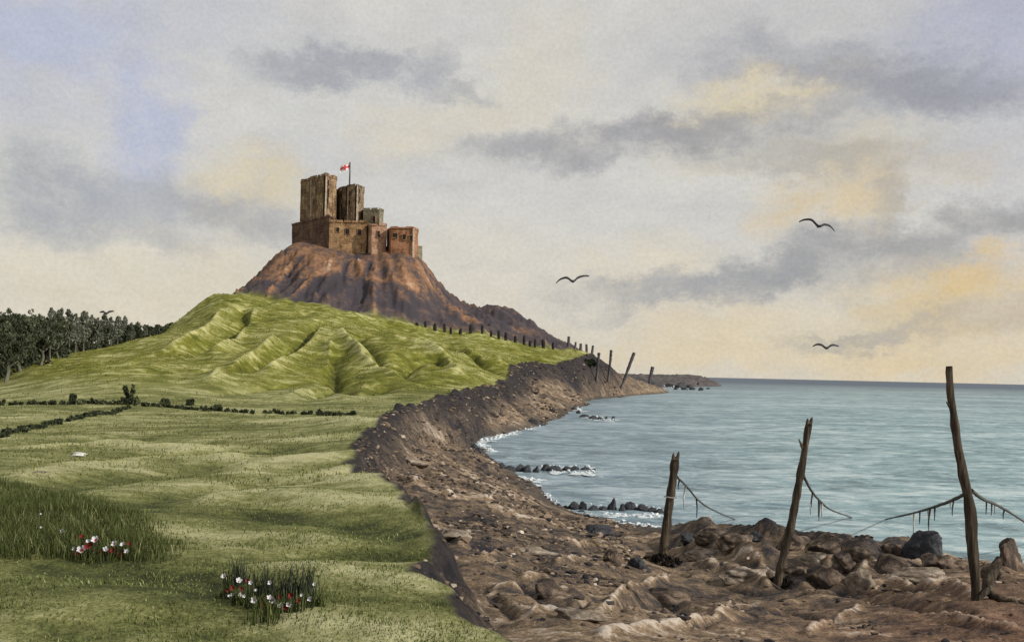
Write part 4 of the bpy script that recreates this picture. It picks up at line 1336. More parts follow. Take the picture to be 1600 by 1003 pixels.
def broad_tree_mesh(seed, h, spread, lean):
    rnd = random.Random(seed)
    bm = bmesh.new()
    tips = []
    trunk = smooth_path([(0, 0, -0.4), (0.05 * h * lean, 0, h * .16), (0.02 * h * lean, 0.02 * h, h * .30), (0.09 * h * lean, 0, h * .45), (0.06 * h * lean, 0, h * .72)], 12)
    tube(bm, trunk, [h * (.034 - .0021 * i) for i in range(len(trunk))], 8, 0.1, seed)
    for k in range(7):
        i = rnd.randint(4, 10)
        p = trunk[i]
        a = rnd.uniform(0, 6.28)
        L = h * rnd.uniform(.22, .36) * spread
        e = p + Vector((math.cos(a) * L, math.sin(a) * L * .8, h * rnd.uniform(.14, .32)))
        mid = (p + e) / 2 + Vector((rnd.uniform(-.05, .05) * h, 0, h * -.03))
        br = smooth_path([p, mid, e], 6)
        tube(bm, br, [h * (.018 - .0022 * j) for j in range(7)], 6, 0.1, seed + k)
        tips.append(e); tips.append(mid)
    tips.append(trunk[-1]); tips.append(trunk[-3])
    tm = bm_mesh('trunk', bm)
    cs = []; ss = []; ns = []
    for t in tips:
        for q in range(2):
            cs.append((t.x + rnd.gauss(0, .07) * h, t.y + rnd.gauss(0, .07) * h, t.z + rnd.uniform(-.02, .13) * h))
            s = h * rnd.uniform(.07, .15)
            ss.append(s); ns.append(int(130))
    for q in range(34):   # feathery upper sprays
        a = rnd.uniform(0, 6.28); r = h * spread * .42 * math.sqrt(rnd.random())
        cs.append((math.cos(a) * r, math.sin(a) * r, h * (rnd.uniform(.66, 1.0) - .25 * (r / (h * spread * .42)) ** 2)))
        ss.append(h * rnd.uniform(.03, .06)); ns.append(26)
    V_, F_, t_ = leaf_cloud(cs, ss, ns, h * .017, seed, 0.9, 1.3, 0.2)
    return tm, mesh_np('crown', V_, F_, False, {'tone': t_})


def slim_tree_mesh(seed, h):
    rnd = random.Random(seed)
    bm = bmesh.new()
    trunk = smooth_path([(0, 0, -0.4), (rnd.uniform(-.03, .03) * h, 0, h * .35), (rnd.uniform(-.02, .02) * h, 0, h * .65), (0, 0, h * .96)], 9)
    tube(bm, trunk, [h * (.022 - .0019 * i) for i in range(len(trunk))], 7, 0.1, seed)
    for k in range(3):
        p = trunk[3 + k]
        a = rnd.uniform(0, 6.28)
        e = p + Vector((math.cos(a) * h * .14, math.sin(a) * h * .14, h * .16))
        tube(bm, [p, (p + e) / 2, e], [h * .010, h * .008, h * .004], 5, .1, k)
    tm = bm_mesh('trunk', bm)
    cs = []; ss = []; ns = []
    z = .38
    while z < 1.0:
        t = (z - .38) / .62
        r = h * (.19 * (1 - t) ** .7 + .025)
        for q in range(3):
            a = rnd.uniform(0, 6.28)
            cs.append((math.cos(a) * r * .55, math.sin(a) * r * .55, h * z + rnd.uniform(-.02, .02) * h))
            ss.append(r * rnd.uniform(.45, .85)); ns.append(44)
        z += .055
    V_, F_, t_ = leaf_cloud(cs, ss, ns, h * .020, seed, 1.0, 1.5, 0.3)
    return tm, mesh_np('crown', V_, F_, False, {'tone': t_})


BROAD = [broad_tree_mesh(s, 8.0, sp, ln) for s, sp, ln in ((1, 1.0, 1), (2, 1.15, -1), (3, .95, 1.6), (4, 1.1, -1.6))]
SLIM = [slim_tree_mesh(s, 8.0) for s in (21, 22, 23, 24, 25)]


def ridge_d(x):
    return float(np.interp(x, [-300, 0, 56, 145, 195, 251, 274, 300], [112, 112, 130, 165, 185, 205, 215, 230]))


def tree(kind, k, x, ytop, dd, label, group, sx=1.0):
    tm, cm = (BROAD if kind == 'b' else SLIM)[k]
    g = near_ground(x, ridge_d(x) + dd)
    H = (P(x, ytop, g.y).z - g.z)
    s = H / (8.0 * (1.0 if kind == 'b' else 1.0))
    root = empty('broadleaf_tree' if kind == 'b' else 'slim_tree', g, random.Random(int(x * 7)).uniform(-.5, .5))
    root.scale = (s * sx, s * sx, s)
    tag(root, label, 'tree', group)
    link('trunk', tm, M['bark'], root)
    link('crown', cm, M['leaf'] if kind == 'b' else M['leaf_grey'], root)
    return root


bg = 'broad dark trees at the left end of the wood'
for i, (k, x, yt, dd, lab) in enumerate((
        (0, 8, 484, 2, 'broad dark tree at the very left edge with a thick pale trunk'),
        (1, 33, 480, 4, 'broad dark tree with forked twisted trunk, second from the left edge'),
        (2, 62, 490, 5, 'broad dark tree with leaning trunk, third from the left edge'),
        (3, 92, 497, 8, 'broad dark tree where the broad crowns give way to slim trees'),
        (3, -30, 480, 3, 'broad dark tree cut by the left frame edge'),
        (2, 48, 486, 16, 'broad dark tree standing behind the two with twisted trunks'),
        (0, 118, 505, 14, 'low broad tree standing behind the first slim trees'),
        (1, 160, 515, 14, 'low broad tree behind the middle of the slim trees'),
        (2, 15, 488, 18, 'broad dark tree behind the leftmost pale trunk'),
        (1, 82, 494, 20, 'broad dark tree behind the leaning trunk'),
        )):
    tree('b', k, x, yt, dd, lab, bg, 0.9)
sg = 'slim pale trunked trees along the ridge'
slim = [(78, 484), (93, 483), (106, 485), (117, 491), (130, 486), (141, 494), (151, 497), (162, 492), (172, 496), (183, 494), (193, 495), (204, 504), (214, 503), (225, 507), (236, 511), (247, 513), (258, 515)]
for i, (x, yt) in enumerate(slim):
    tree('s', i % 5, x, yt, 4 + (i * 5) % 9, f'{ORD[i]} slim grey green tree from the left along the ridge of the wood', sg, 1.0)

# dense undergrowth of the wood behind the trunks
cs = []; ss = []; ns = []
rw = random.Random(9)
for k in range(620):
    x = rw.uniform(-330, 268)
    g = near_ground(x, ridge_d(x) + rw.uniform(6, 34))
    hh = float(np.interp(x, [-300, 0, 60, 110, 200, 268], [8.2, 7.2, 6.8, 5.6, 3.8, 1.0]))
    t = rw.random() ** 1.4
    cs.append((g.x, g.y, g.z + hh * t * .9)); ss.append(rw.uniform(.7, 1.2) * (0.5 + hh * .1)); ns.append(90)
V_, F_, t_ = leaf_cloud(cs, ss, ns, 0.22, 77, 0.8, 1.2)
o = link('woodland', mesh_np('woodland', V_, F_, False, {'tone': t_ * .7}), M['leaf'])
tag(o, kind='stuff')

# ------------------------------------------------------------------ hedges and bushes


def hedge(name, pix, hpx, label, seed, gap=0.12):
    rnd = random.Random(seed)
    pts = [hit(x, y, 12) for x, y in pix]
    path = []
    for a, b in zip(pts[:-1], pts[1:]):
        n = max(2, int((b - a).length / 0.30))
        for i in range(n):
            path.append(a.lerp(b, i / n))
    base = path[len(path) // 2].copy()
    cs = []; ss = []; ns = []
    run = 0.0
    for i, p in enumerate(path):
        z = gz_at(p.x, p.y)
        mpp = p.y / F
        h = hpx * mpp * (0.55 + 0.75 * abs(mnoise.noise(Vector((i * .21, seed, 0)))) + .5 * (mnoise.noise(Vector((i * .6, seed, 5)))))
        h = max(h, 0.55 * hpx * mpp)
        cs.append((p.x - base.x + rnd.gauss(0, .1), p.y - base.y + rnd.gauss(0, .15), z - base.z + h * .42))
        ss.append(h * .75); ns.append(60)
        if rnd.random() < .07:
            cs.append((p.x - base.x, p.y - base.y, z - base.z + h * 1.0)); ss.append(h * .38); ns.append(40)
    V_, F_, t_ = leaf_cloud(cs, ss, ns, 0.085, seed, 0.8, 1.4, 0.2, inner=0.05)
    o = link(name, mesh_np(name, V_, F_, False, {'tone': t_}), M['hedge'])
    o.location = base
    return tag(o, label, 'hedge')


hedge('hedge', [(0, 634), (60, 632), (110, 632), (150, 631), (205, 632)], 8, 'dark hedge running level from the left edge at the foot of the slope', 3)
hedge('hedge', [(0, 684), (40, 673), (90, 662), (140, 651), (185, 642), (205, 637)], 7, 'dark hedge slanting up from the left edge across the field', 4)
hedge('hedge', [(215, 634), (260, 636), (300, 641), (350, 643), (400, 646), (450, 647), (500, 648), (555, 649)], 7, 'long dark hedge along the foot of the green hill to the shore edge', 5)


def bush(x, y, wpx, hpx, label, seed, spiky=False):
    g = hit(x, y, 12)
    mpp = g.y / F
    h, w = hpx * mpp, wpx * mpp
    rnd = random.Random(seed)
    root = empty('bush', g)
    tag(root, label, 'bush', 'dark bushes along the hedges')
    bm = bmesh.new()
    cs = []; ss = []; ns = []
    for k in range(6):
        e = Vector((rnd.uniform(-.5, .5) * w, rnd.uniform(-.3, .3) * w, h * rnd.uniform(.7, 1.0)))
        tube(bm, [(0, 0, -.1), e * .5 + Vector((0, 0, .05 * h)), e], [.03 * h + .01, .022 * h + .006, .008], 5, .1, k)
        for tt_ in ((.45, .65, .85, 1.0) if spiky else (.35, .7)):
            cs.append(tuple(e * tt_)); ss.append(h * (.09 if spiky else .26)); ns.append(26 if spiky else 70)
    for q_ in (-.3, 0, .3):
        cs.append((q_ * w, 0, h * .2)); ss.append(min(w * .34, h * .5)); ns.append(120)
    link('stem', bm_mesh('stem', bm), M['dark_wood'], root)
    V_, F_, t_ = leaf_cloud(cs, ss, ns, max(.07, 1.3 * mpp), seed, .9, 1.4, .3, .1)
    link('foliage', mesh_np('foliage', V_, F_, False, {'tone': t_}), M['hedge'], root)


bush(203, 632, 26, 30, 'spiky dark bush with upright twigs where the two left hedges meet', 1, True)
bush(113, 628, 8, 14, 'small dark bush beside the level hedge near the wood', 2)
bush(258, 632, 14, 11, 'rounded dark bush just right of the spiky bush', 3)
bush(297, 634, 10, 12, 'small dark bush in the long hedge, left of the hill spur', 4)
bush(340, 640, 12, 8, 'low dark bush in the middle of the long hedge', 5)
bush(920, 572, 30, 12, 'dark scrubby bush among the grey posts above the headland', 6)

# ------------------------------------------------------------------ grass
def scatter(n, dmin, dmax, smin, smax, seed):
    r = np.random.default_rng(seed)
    d = np.exp(r.uniform(math.log(dmin), math.log(dmax), n))
    s = r.uniform(smin, smax, n)
    X = s * d
    t = terrain(X, d)
    ok = (t['m'] > .8) & (t['rock'] < .3)
    return np.stack([X, d, t['z']], 1)[ok]


pts = scatter(120000, 4.2, 30, -0.62, 0.1, 3)
kp_ = fbm(pts[:, 0] / 1.3, pts[:, 1] / 1.0, 90, 3)
pts = pts[rng.random(len(pts)) < np.clip(0.5 + 1.1 * kp_, 0.05, 1) * sstep(30, 7, pts[:, 1])]
cl = fbm(pts[:, 0] / 0.9, pts[:, 1] / 0.9, 91, 3)
h = (0.014 + 0.034 * np.clip(cl + .25, 0, 1)) * (0.7 + 0.6 * rng.random(len(pts))) * (1 + pts[:, 1] * .012)
V_, F_, t_ = blades(pts, h, 0.006 + 0.0006 * pts[:, 1], 0.7, 4, .5, .2)
patch = np.repeat(0.35 * fbm(pts[:, 0] / 2.2, pts[:, 1] / 1.1, 41, 3), 6)
o = link('meadow_grass', mesh_np('meadow_grass', V_, F_, True, {'tone': np.clip(t_ + patch, 0, 1)}), M['blade'])
tag(o, kind='stuff')

# tufts farther off: field and hill
def tufts(name, n, dmin, dmax, hillside, seed, mat):
    r = np.random.default_rng(seed)
    d = np.exp(r.uniform(math.log(dmin), math.log(dmax), n))
    X = r.uniform(-0.62, 0.12, n) * d
    t = terrain(X, d)
    ok = (t['m'] > .9) & (t['rock'] < .25) & ((t['hill'] > .5) == hillside)
    X, d = X[ok], d[ok]; z = t['z'][ok]; g = t['gul'][ok]
    c = fbm(X / 7, d / 9, 101, 4) + 0.6 * fbm(X / 2, d / 3, 102, 2)
    k = r.random(len(X)) < np.clip(.45 + .9 * c, .08, 1)
    X, d, z, g, c = X[k], d[k], z[k], g[k], c[k]
    hh = (0.03 + 0.0012 * np.minimum(d, 190)) * (.4 + r.random(len(X)))
    V_, F_, t_ = blades(np.stack([X, d, z], 1), hh, hh * .45, .6, seed, .50, .09, 2)
    return tag(link(name, mesh_np(name, V_, F_, True, {'tone': np.clip(t_ + np.repeat(.20 * g - .12 * c, 6), 0, 1)}), mat), kind='stuff')


M['hill_blade'] = leaf_mat('hill_grass_blade', [(0.0, (0.030, 0.038, 0.010)), (0.45, (0.080, 0.090, 0.012)), (0.75, (0.155, 0.16, 0.024)), (1.0, (0.34, 0.33, 0.15))])
M['field_blade'] = leaf_mat('field_grass_blade', [(0.0, (0.032, 0.042, 0.015)), (0.45, (0.105, 0.117, 0.038)), (0.75, (0.20, 0.21, 0.082)), (1.0, (0.38, 0.37, 0.21))])
tufts('field_grass', 70000, 18, 110, False, 8, M['field_blade'])
tufts('hill_grass', 60000, 75, 265, True, 9, M['hill_blade'])

# loose stones all over the foreshore
def stones(n, seed, bank=False):
    r = np.random.default_rng(seed)
    d = np.exp(r.uniform(math.log(16 if bank else 8), math.log(290), n))
    X = r.uniform(-0.16, 0.12 if bank else 0.62, n) * d
    t = terrain(X, d)
    c = fbm(X / (1.5 + .03 * d), d / (1.5 + .05 * d), 111, 3)
    ok = (t['m'] < .05) & (t['z'] > -.1) & (r.random(n) < np.clip((.6 if bank else .25) + 1.3 * c, .03, 1))
    X, d, z = X[ok], d[ok], t['z'][ok]
    n = len(X)
    bm = bmesh.new(); bmesh.ops.create_icosphere(bm, subdivisions=1, radius=1)
    b0 = np.array([v.co[:] for v in bm.verts]); f0 = np.array([[v.index for v in f.verts] for f in bm.faces]); bm.free()
    sz = (0.012 + .0010 * d) * np.exp(r.normal(0, .45, n).clip(-1.2, 1.0))
    ang = r.random(n) * 6.28
    v = b0[None] * (1 + .28 * r.normal(size=(n, len(b0), 1)).clip(-1.5, 1.5))
    v = v * (sz[:, None] * np.stack([np.exp(r.normal(.25, .25, n)), np.ones(n), r.uniform(.35, .8, n)], 1))[:, None, :]
    ca, sa = np.cos(ang)[:, None], np.sin(ang)[:, None]
    v = np.stack([v[..., 0] * ca - v[..., 1] * sa, v[..., 0] * sa + v[..., 1] * ca, v[..., 2]], -1)
    v += np.stack([X, d, z + sz * .15], 1)[:, None, :]
    f = f0[None] + (np.arange(n) * len(b0))[:, None, None]
    tone = np.repeat(np.clip(r.normal(.42, .24, n), 0, 1), len(b0))
    o = link('bank_stones' if bank else 'shingle', mesh_np('shingle', v.reshape(-1, 3), f.reshape(-1, 3), False, {'tone': tone}), M['shingle'])
    tag(o, kind='stuff')


M['shingle'] = leaf_mat('shingle', [(0.0, (0.022, 0.022, 0.027)), (0.4, (0.075, 0.06, 0.05)), (0.7, (0.19, 0.14, 0.10)), (1.0, (0.48, 0.42, 0.36))])
stones(15000, 12)
stones(16000, 13, True)

# the darker, taller grass at the left
pts = scatter(30000, 8.3, 17, -0.60, -0.27, 5)
px = 800 + pts[:, 0] / pts[:, 1] * F
lim = 8.9 + 0.0 * px
edge_r = np.interp(pts[:, 1], [8.5, 9.5, 12, 16], [230, 260, 215, 60]) + 50 * fbm(pts[:, 0] * 1.1, pts[:, 1] * 1.1, 93, 3)
ok = (px < edge_r + 60 * (rng.random(len(px)) - .5) + 60 * (rng.random(len(px)) ** 4)) & (pts[:, 1] > 8.9 + .5 * fbm(pts[:, 0] * 1.5, pts[:, 1] * 0, 94, 2))
pts = pts[ok]
h = sstep(0, 110, edge_r[ok] + 60 - px[ok]) * 0.65 * (0.10 + 0.13 * rng.random(len(pts))) + 0.03
h = h * (0.75 + 0.5 * np.clip(fbm(pts[:, 0] * 2, pts[:, 1] * 2, 95, 3) + .5, 0, 1))
V_, F_, t_ = blades(pts, h, np.full(len(pts), 0.010), 0.4, 6, .45, .25, 3)
o = link('tall_grass', mesh_np('tall_grass', V_, F_, True, {'tone': t_}), M['tall_blade'])
tag(o, kind='stuff')


# rushes beside the right-hand flowers
def rush(x, y, wpx, hpx, n, label, seed, mat='rush'):
    g = hit(x, y, 5)
    mpp = g.y / F
    r = np.random.default_rng(seed)
    q = np.stack([r.normal(0, wpx * mpp * .3, n), r.normal(0, wpx * mpp * .25, n), np.zeros(n)], 1)
    for i in range(n):
        q[i, 2] = gz_at(q[i, 0] + g.x, q[i, 1] + g.y) - g.z
    hh = hpx * mpp * (0.45 + 0.6 * r.random(n))
    V_, F_, t_ = blades(q, hh, np.full(n, 0.009), 0.28, seed, .4, .25, 4)
    o = link('rush_tuft', mesh_np('rush_tuft', V_, F_, True, {'tone': t_}), M[mat])
    o.location = g
    tag(o, label, 'rushes', 'dark rush tufts round the right flower patch')


rush(372, 915, 40, 55, 90, 'dark rush tuft behind the leftmost flowers of the right patch', 1)
rush(412, 930, 50, 62, 110, 'dark rush tuft in the middle of the right flower patch', 2)
rush(455, 938, 46, 70, 130, 'densest dark rush tuft at the right end of the right flower patch', 3)
rush(484, 928, 22, 62, 50, 'thin rush tuft leaning out right of the flower patch', 4)
rush(420, 970, 60, 40, 120, 'low green tuft below the right flower patch', 5, 'tall_blade')


# ------------------------------------------------------------------ flowers
def blossom_mesh(kind, r, seed):
    rnd = random.Random(seed)
    bm = bmesh.new()
    n = 5
    for k in range(n):
        a0 = 2 * math.pi * k / n + rnd.uniform(-.15, .15)
        wd = 0.75
        nu, nv = 4, 4
        grid = []
        for i in range(nu + 1):
            row = []
            for j in range(nv + 1):
                t = i / nu; s = (j / nv - .5) * 2
                rad = r * t * (1.0 - .18 * s * s)
                a = a0 + s * wd * (0.35 + .65 * math.sin(math.pi * min(1, t * .75 + .12)))
                cup = r * (.75 * t * t) + rnd.uniform(-.03, .03) * r
                row.append(bm.verts.new((math.cos(a) * rad, math.sin(a) * rad, cup)))
            grid.append(row)
        for i in range(nu):
            for j in range(nv):
                f = bm.faces.new((grid[i][j], grid[i + 1][j], grid[i + 1][j + 1], grid[i][j + 1]))
                f.smooth = True
                f.material_index = 1 if (kind == 'pink' and i < 2) else 0
    return bm_mesh('flower', bm)


def plant(pix, flowers, label, seed, group):
    """one flowering plant: stems and leaves, each flower a part with its own centre"""
    g = hit(pix[0], pix[1], 5)
    mpp = g.y / F
    rnd = random.Random(seed)
    root = empty('flowering_plant', g)
    tag(root, label, 'flowers', group)
    bm = bmesh.new()
    parts = []
    for k, (x, y, rpx, kind) in enumerate(flowers):
        p = P(x, y, g.y - 0.05 + rnd.uniform(-.06, .06)) - g
        foot = Vector((p.x * .6 + rnd.uniform(-.02, .02), p.y * .5, -0.02))
        foot.z = gz_at(foot.x + g.x, foot.y + g.y) - g.z - .02
        p.z = max(p.z, foot.z + .04)
        tube(bm, smooth_path([foot, (foot + p) / 2 + Vector((rnd.uniform(-.015, .015), 0, 0)), p], 4), [.005, .0045, .004, .0035, .003], 5)
        parts.append((p, rpx * mpp * .8, kind, k))
    link('stems', bm_mesh('stems', bm), M['rush'], root)
    q = np.array([[rnd.gauss(0, 10) * mpp, rnd.gauss(0, 6) * mpp, 0] for _ in range(70)])
    for i in range(len(q)):
        q[i, 2] = gz_at(q[i, 0] + g.x, q[i, 1] + g.y) - g.z
    V_, F_, t_ = blades(q, np.array([rnd.uniform(.06, .15) for _ in q]), np.full(len(q), .012), .5, seed, .35, .2, 3)
    link('leaves', mesh_np('leaves', V_, F_, True, {'tone': t_}), M['tall_blade'], root)
    for p, r, kind, k in parts:
        me = blossom_mesh(kind, r, seed * 20 + k)
        mats = {'white': [M['petal_white']], 'red': [M['petal_red']], 'pink': [M['petal_white'], M['petal_pink']]}[kind]
        o = link('flower', me, mats, root)
        o.location = p
        o.rotation_euler = (math.radians(rnd.uniform(45, 75)), 0, rnd.uniform(-.5, .5))
        o['label'] = {'white': 'white flower', 'red': 'dark red flower', 'pink': 'white flower with a pink heart'}[kind]
        bm = bmesh.new()
        bmesh.ops.create_icosphere(bm, subdivisions=2, radius=r * .2)
        for v in bm.verts: v.co += Vector((0, 0, r * .12)); v.co.x *= 1 + .1 * math.sin(v.co.y * 300)
        link('flower_centre', bm_mesh('flower_centre', bm, True), M['petal_red'] if kind != 'red' else M['dark_wood'], o)


lg, rg = 'flowering plants of the left patch', 'flowering plants of the right patch'
plant((72, 848), [(70, 844, 5, 'white'), (64, 824, 2.2, 'white'), (64, 803, 2.0, 'white')], 'sparse plant with three tiny white flowers, leftmost of the left patch', 1, lg)
plant((94, 842), [(89, 836, 4, 'white'), (97, 831, 5, 'white')], 'small plant with two white flowers left of the big pink hearted ones', 2, lg)
plant((124, 872), [(128, 860, 9, 'pink'), (117, 857, 4.5, 'white'), (120, 865, 5, 'red'), (136, 854, 6, 'red'), (128, 839, 5, 'red')], 'plant with the largest pink hearted white flower low in the left patch', 3, lg)
plant((150, 870), [(150, 844, 8, 'pink'), (138, 845, 4, 'white'), (148, 861, 4.5, 'white'), (144, 851, 6, 'red'), (157, 864, 5, 'red')], 'plant with a raised pink hearted white flower in the middle of the left patch', 4, lg)
plant((172, 872), [(165, 859, 6, 'white'), (180, 850, 6.5, 'pink'), (178, 860, 6, 'red'), (172, 862, 5, 'red')], 'plant with one round white and one pink hearted flower right of centre', 5, lg)
plant((195, 872), [(192, 851, 5, 'white'), (198, 862, 5, 'white'), (188, 866, 5.5, 'red'), (203, 850, 5, 'red')], 'rightmost plant of the left patch with red flowers between white', 6, lg)
plant((358, 935), [(351, 900, 5.5, 'white'), (373, 908, 6.5, 'white'), (364, 919, 6, 'red'), (378, 920, 5.5, 'red'), (355, 922, 4.5, 'red')], 'plant with two tall white flowers above red, leftmost of the right patch', 7, rg)
plant((375, 945), [(358, 931, 3, 'white'), (364, 929, 4, 'white'), (375, 929, 4.5, 'white'), (381, 931, 3.5, 'white')], 'low plant with four small white flowers under the rushes', 8, rg)
plant((400, 950), [(398, 937, 7, 'white'), (392, 910, 4.5, 'white'), (387, 907, 4.5, 'red'), (412, 948, 6, 'red'), (400, 922, 3, 'white')], 'plant with a wide low white flower in the middle of the right patch', 9, rg)
plant((425, 958), [(427, 937, 6.5, 'white'), (421, 934, 5.5, 'white'), (437, 947, 5.5, 'white'), (422, 910, 4.5, 'white'), (438, 932, 4, 'red')], 'plant with a close pair of white flowers right of the middle', 10, rg)
plant((458, 955), [(451, 945, 6, 'white'), (446, 949, 5, 'red'), (456, 930, 6.5, 'red'), (467, 939, 5, 'red'), (472, 930, 3.5, 'white')], 'plant with deep red flowers under the densest rushes', 11, rg)
plant((486, 948), [(485, 936, 5.5, 'white'), (492, 913, 4, 'white')], 'plant with only two white flowers, rightmost of the right patch', 12, rg)

# ------------------------------------------------------------------ birds


def gull(pxs, d, label):
    """pxs: left tip, left wrist, shoulder (centre), right wrist, right tip in photograph pixels"""
    pts = [P(x, y, d) for x, y in pxs]
    c = pts[len(pts) // 2]
    mpp = d / F
    bm = bmesh.new()
    path = smooth_path([p - c for p in pts], 24)
    n = len(path)
    up, dn = [], []
    span = (path[-1] - path[0]).length
    rows = []
    for i, p in enumerate(path):
        t = abs(i / (n - 1) - .5) * 2
        ch = span * (.15 * (1 - t ** 2.2) + .012)         # chord
        th = mpp * (2.1 - 1.1 * t ** 1.5)
        y = 0.10 * span * t
        sec = [(y - ch * .45, 0), (y - ch * .2, th), (y + ch * .2, th * .7), (y + ch * .55, 0), (y + ch * .2, -th * .7), (y - ch * .2, -th)]
        rows.append([bm.verts.new((p.x, p.y + a, p.z + b)) for a, b in sec])
    for r0, r1 in zip(rows[:-1], rows[1:]):
        for k in range(6):
            f = bm.faces.new((r0[k], r0[(k + 1) % 6], r1[(k + 1) % 6], r1[k])); f.smooth = True
    bm.faces.new(rows[0]); bm.faces.new(rows[-1][::-1])
    # body, neck, head, bill, tail in one run
    L = span * .30
    prof = [(-1.0, .02), (-.8, .10), (-.45, .14), (0, .20), (.4, .20), (.7, .13), (.85, .11), (1.0, .12), (1.12, .07), (1.2, .02), (1.34, .008)]
    tube(bm, [(0, -L * a * .55, -mpp * .3 + .02 * L * a) for a, b in prof], [L * b * .42 for a, b in prof], 8)
    bmesh.ops.recalc_face_normals(bm, faces=bm.faces[:])
    o = link('gull', bm_mesh('gull', bm), M['bird'])
    o.location = c
    tag(o, label, 'bird', 'gulls in flight')


gull([(1250, 346), (1258, 343), (1269, 344), (1279, 354), (1288, 351), (1298, 353), (1306, 361)], 42, 'largest grey gull, banking high in the sky above the water')
gull([(869, 442), (876, 436), (886, 434), (895, 440), (903, 434), (912, 431), (921, 431)], 46, 'grey gull flying right of the crag with wings raised')
gull([(1271, 541), (1277, 538), (1284, 539), (1291, 544), (1298, 540), (1304, 539), (1312, 541)], 62, 'small grey gull skimming low above the horizon')
gull([(155, 488), (161, 487), (166, 490), (171, 487), (177, 486)], 120, 'tiny grey gull just above the slim trees of the wood')

# ------------------------------------------------------------------ sky and light
world = bpy.data.worlds.new('World')
scene.world = world
world.use_nodes = True
nt = NT(world.node_tree)
bgn = world.node_tree.nodes['Background']
SUN_EL, SUN_AZ = math.radians(28), math.radians(118)    # azimuth clockwise from straight ahead
sky = nt.node('ShaderNodeTexSky', sky_type='NISHITA')
sky.sun_disc = False
sky.sun_elevation = SUN_EL
sky.sun_rotation = SUN_AZ
sky.air_density = 1.0; sky.dust_density = 2.0
tc = nt.node('ShaderNodeTexCoord')
dirv = tc.outputs['Generated']
sep = nt.node('ShaderNodeSeparateXYZ'); nt.link(dirv, sep.inputs[0])
az = nt.math('ARCTAN2', sep.outputs[0], sep.outputs[1])
el = nt.math('ARCSINE', sep.outputs[2])
cmb = nt.node('ShaderNodeCombineXYZ'); nt.link(az, cmb.inputs[0]); nt.link(el, cmb.inputs[1])
flatv = cmb.outputs[0]
# ragged cloud edges: displace the lookup by noise of several sizes
w1 = nt.noise(flatv, 10.0, 9, 0.72, 0.0, 1, scalevec=(0.8, 1.15, 1))
vm = nt.node('ShaderNodeVectorMath', operation='SUBTRACT'); nt.link(w1, vm.inputs[0]); vm.inputs[1].default_value = (.5, .5, .5)
vs = nt.node('ShaderNodeVectorMath', operation='MULTIPLY'); nt.link(vm.outputs[0], vs.inputs[0]); vs.inputs[1].default_value = (0.20, 0.13, 0)
va = nt.node('ShaderNodeVectorMath', operation='ADD'); nt.link(flatv, va.inputs[0]); nt.link(vs.outputs[0], va.inputs[1])
warp = va.outputs[0]
base = nt.noise(flatv, 3.2, 6, 0.6, 0.4, scalevec=(0.7, 1.6, 1))
col = nt.ramp(base, [(0.35, lin(197, 196, 196)), (0.5, lin(211, 209, 204)), (0.65, lin(220, 216, 206))])
col = nt.mix(nt.maprange(el, 0.20, -0.01, 0, .75, True), col, lin(224, 214, 194))

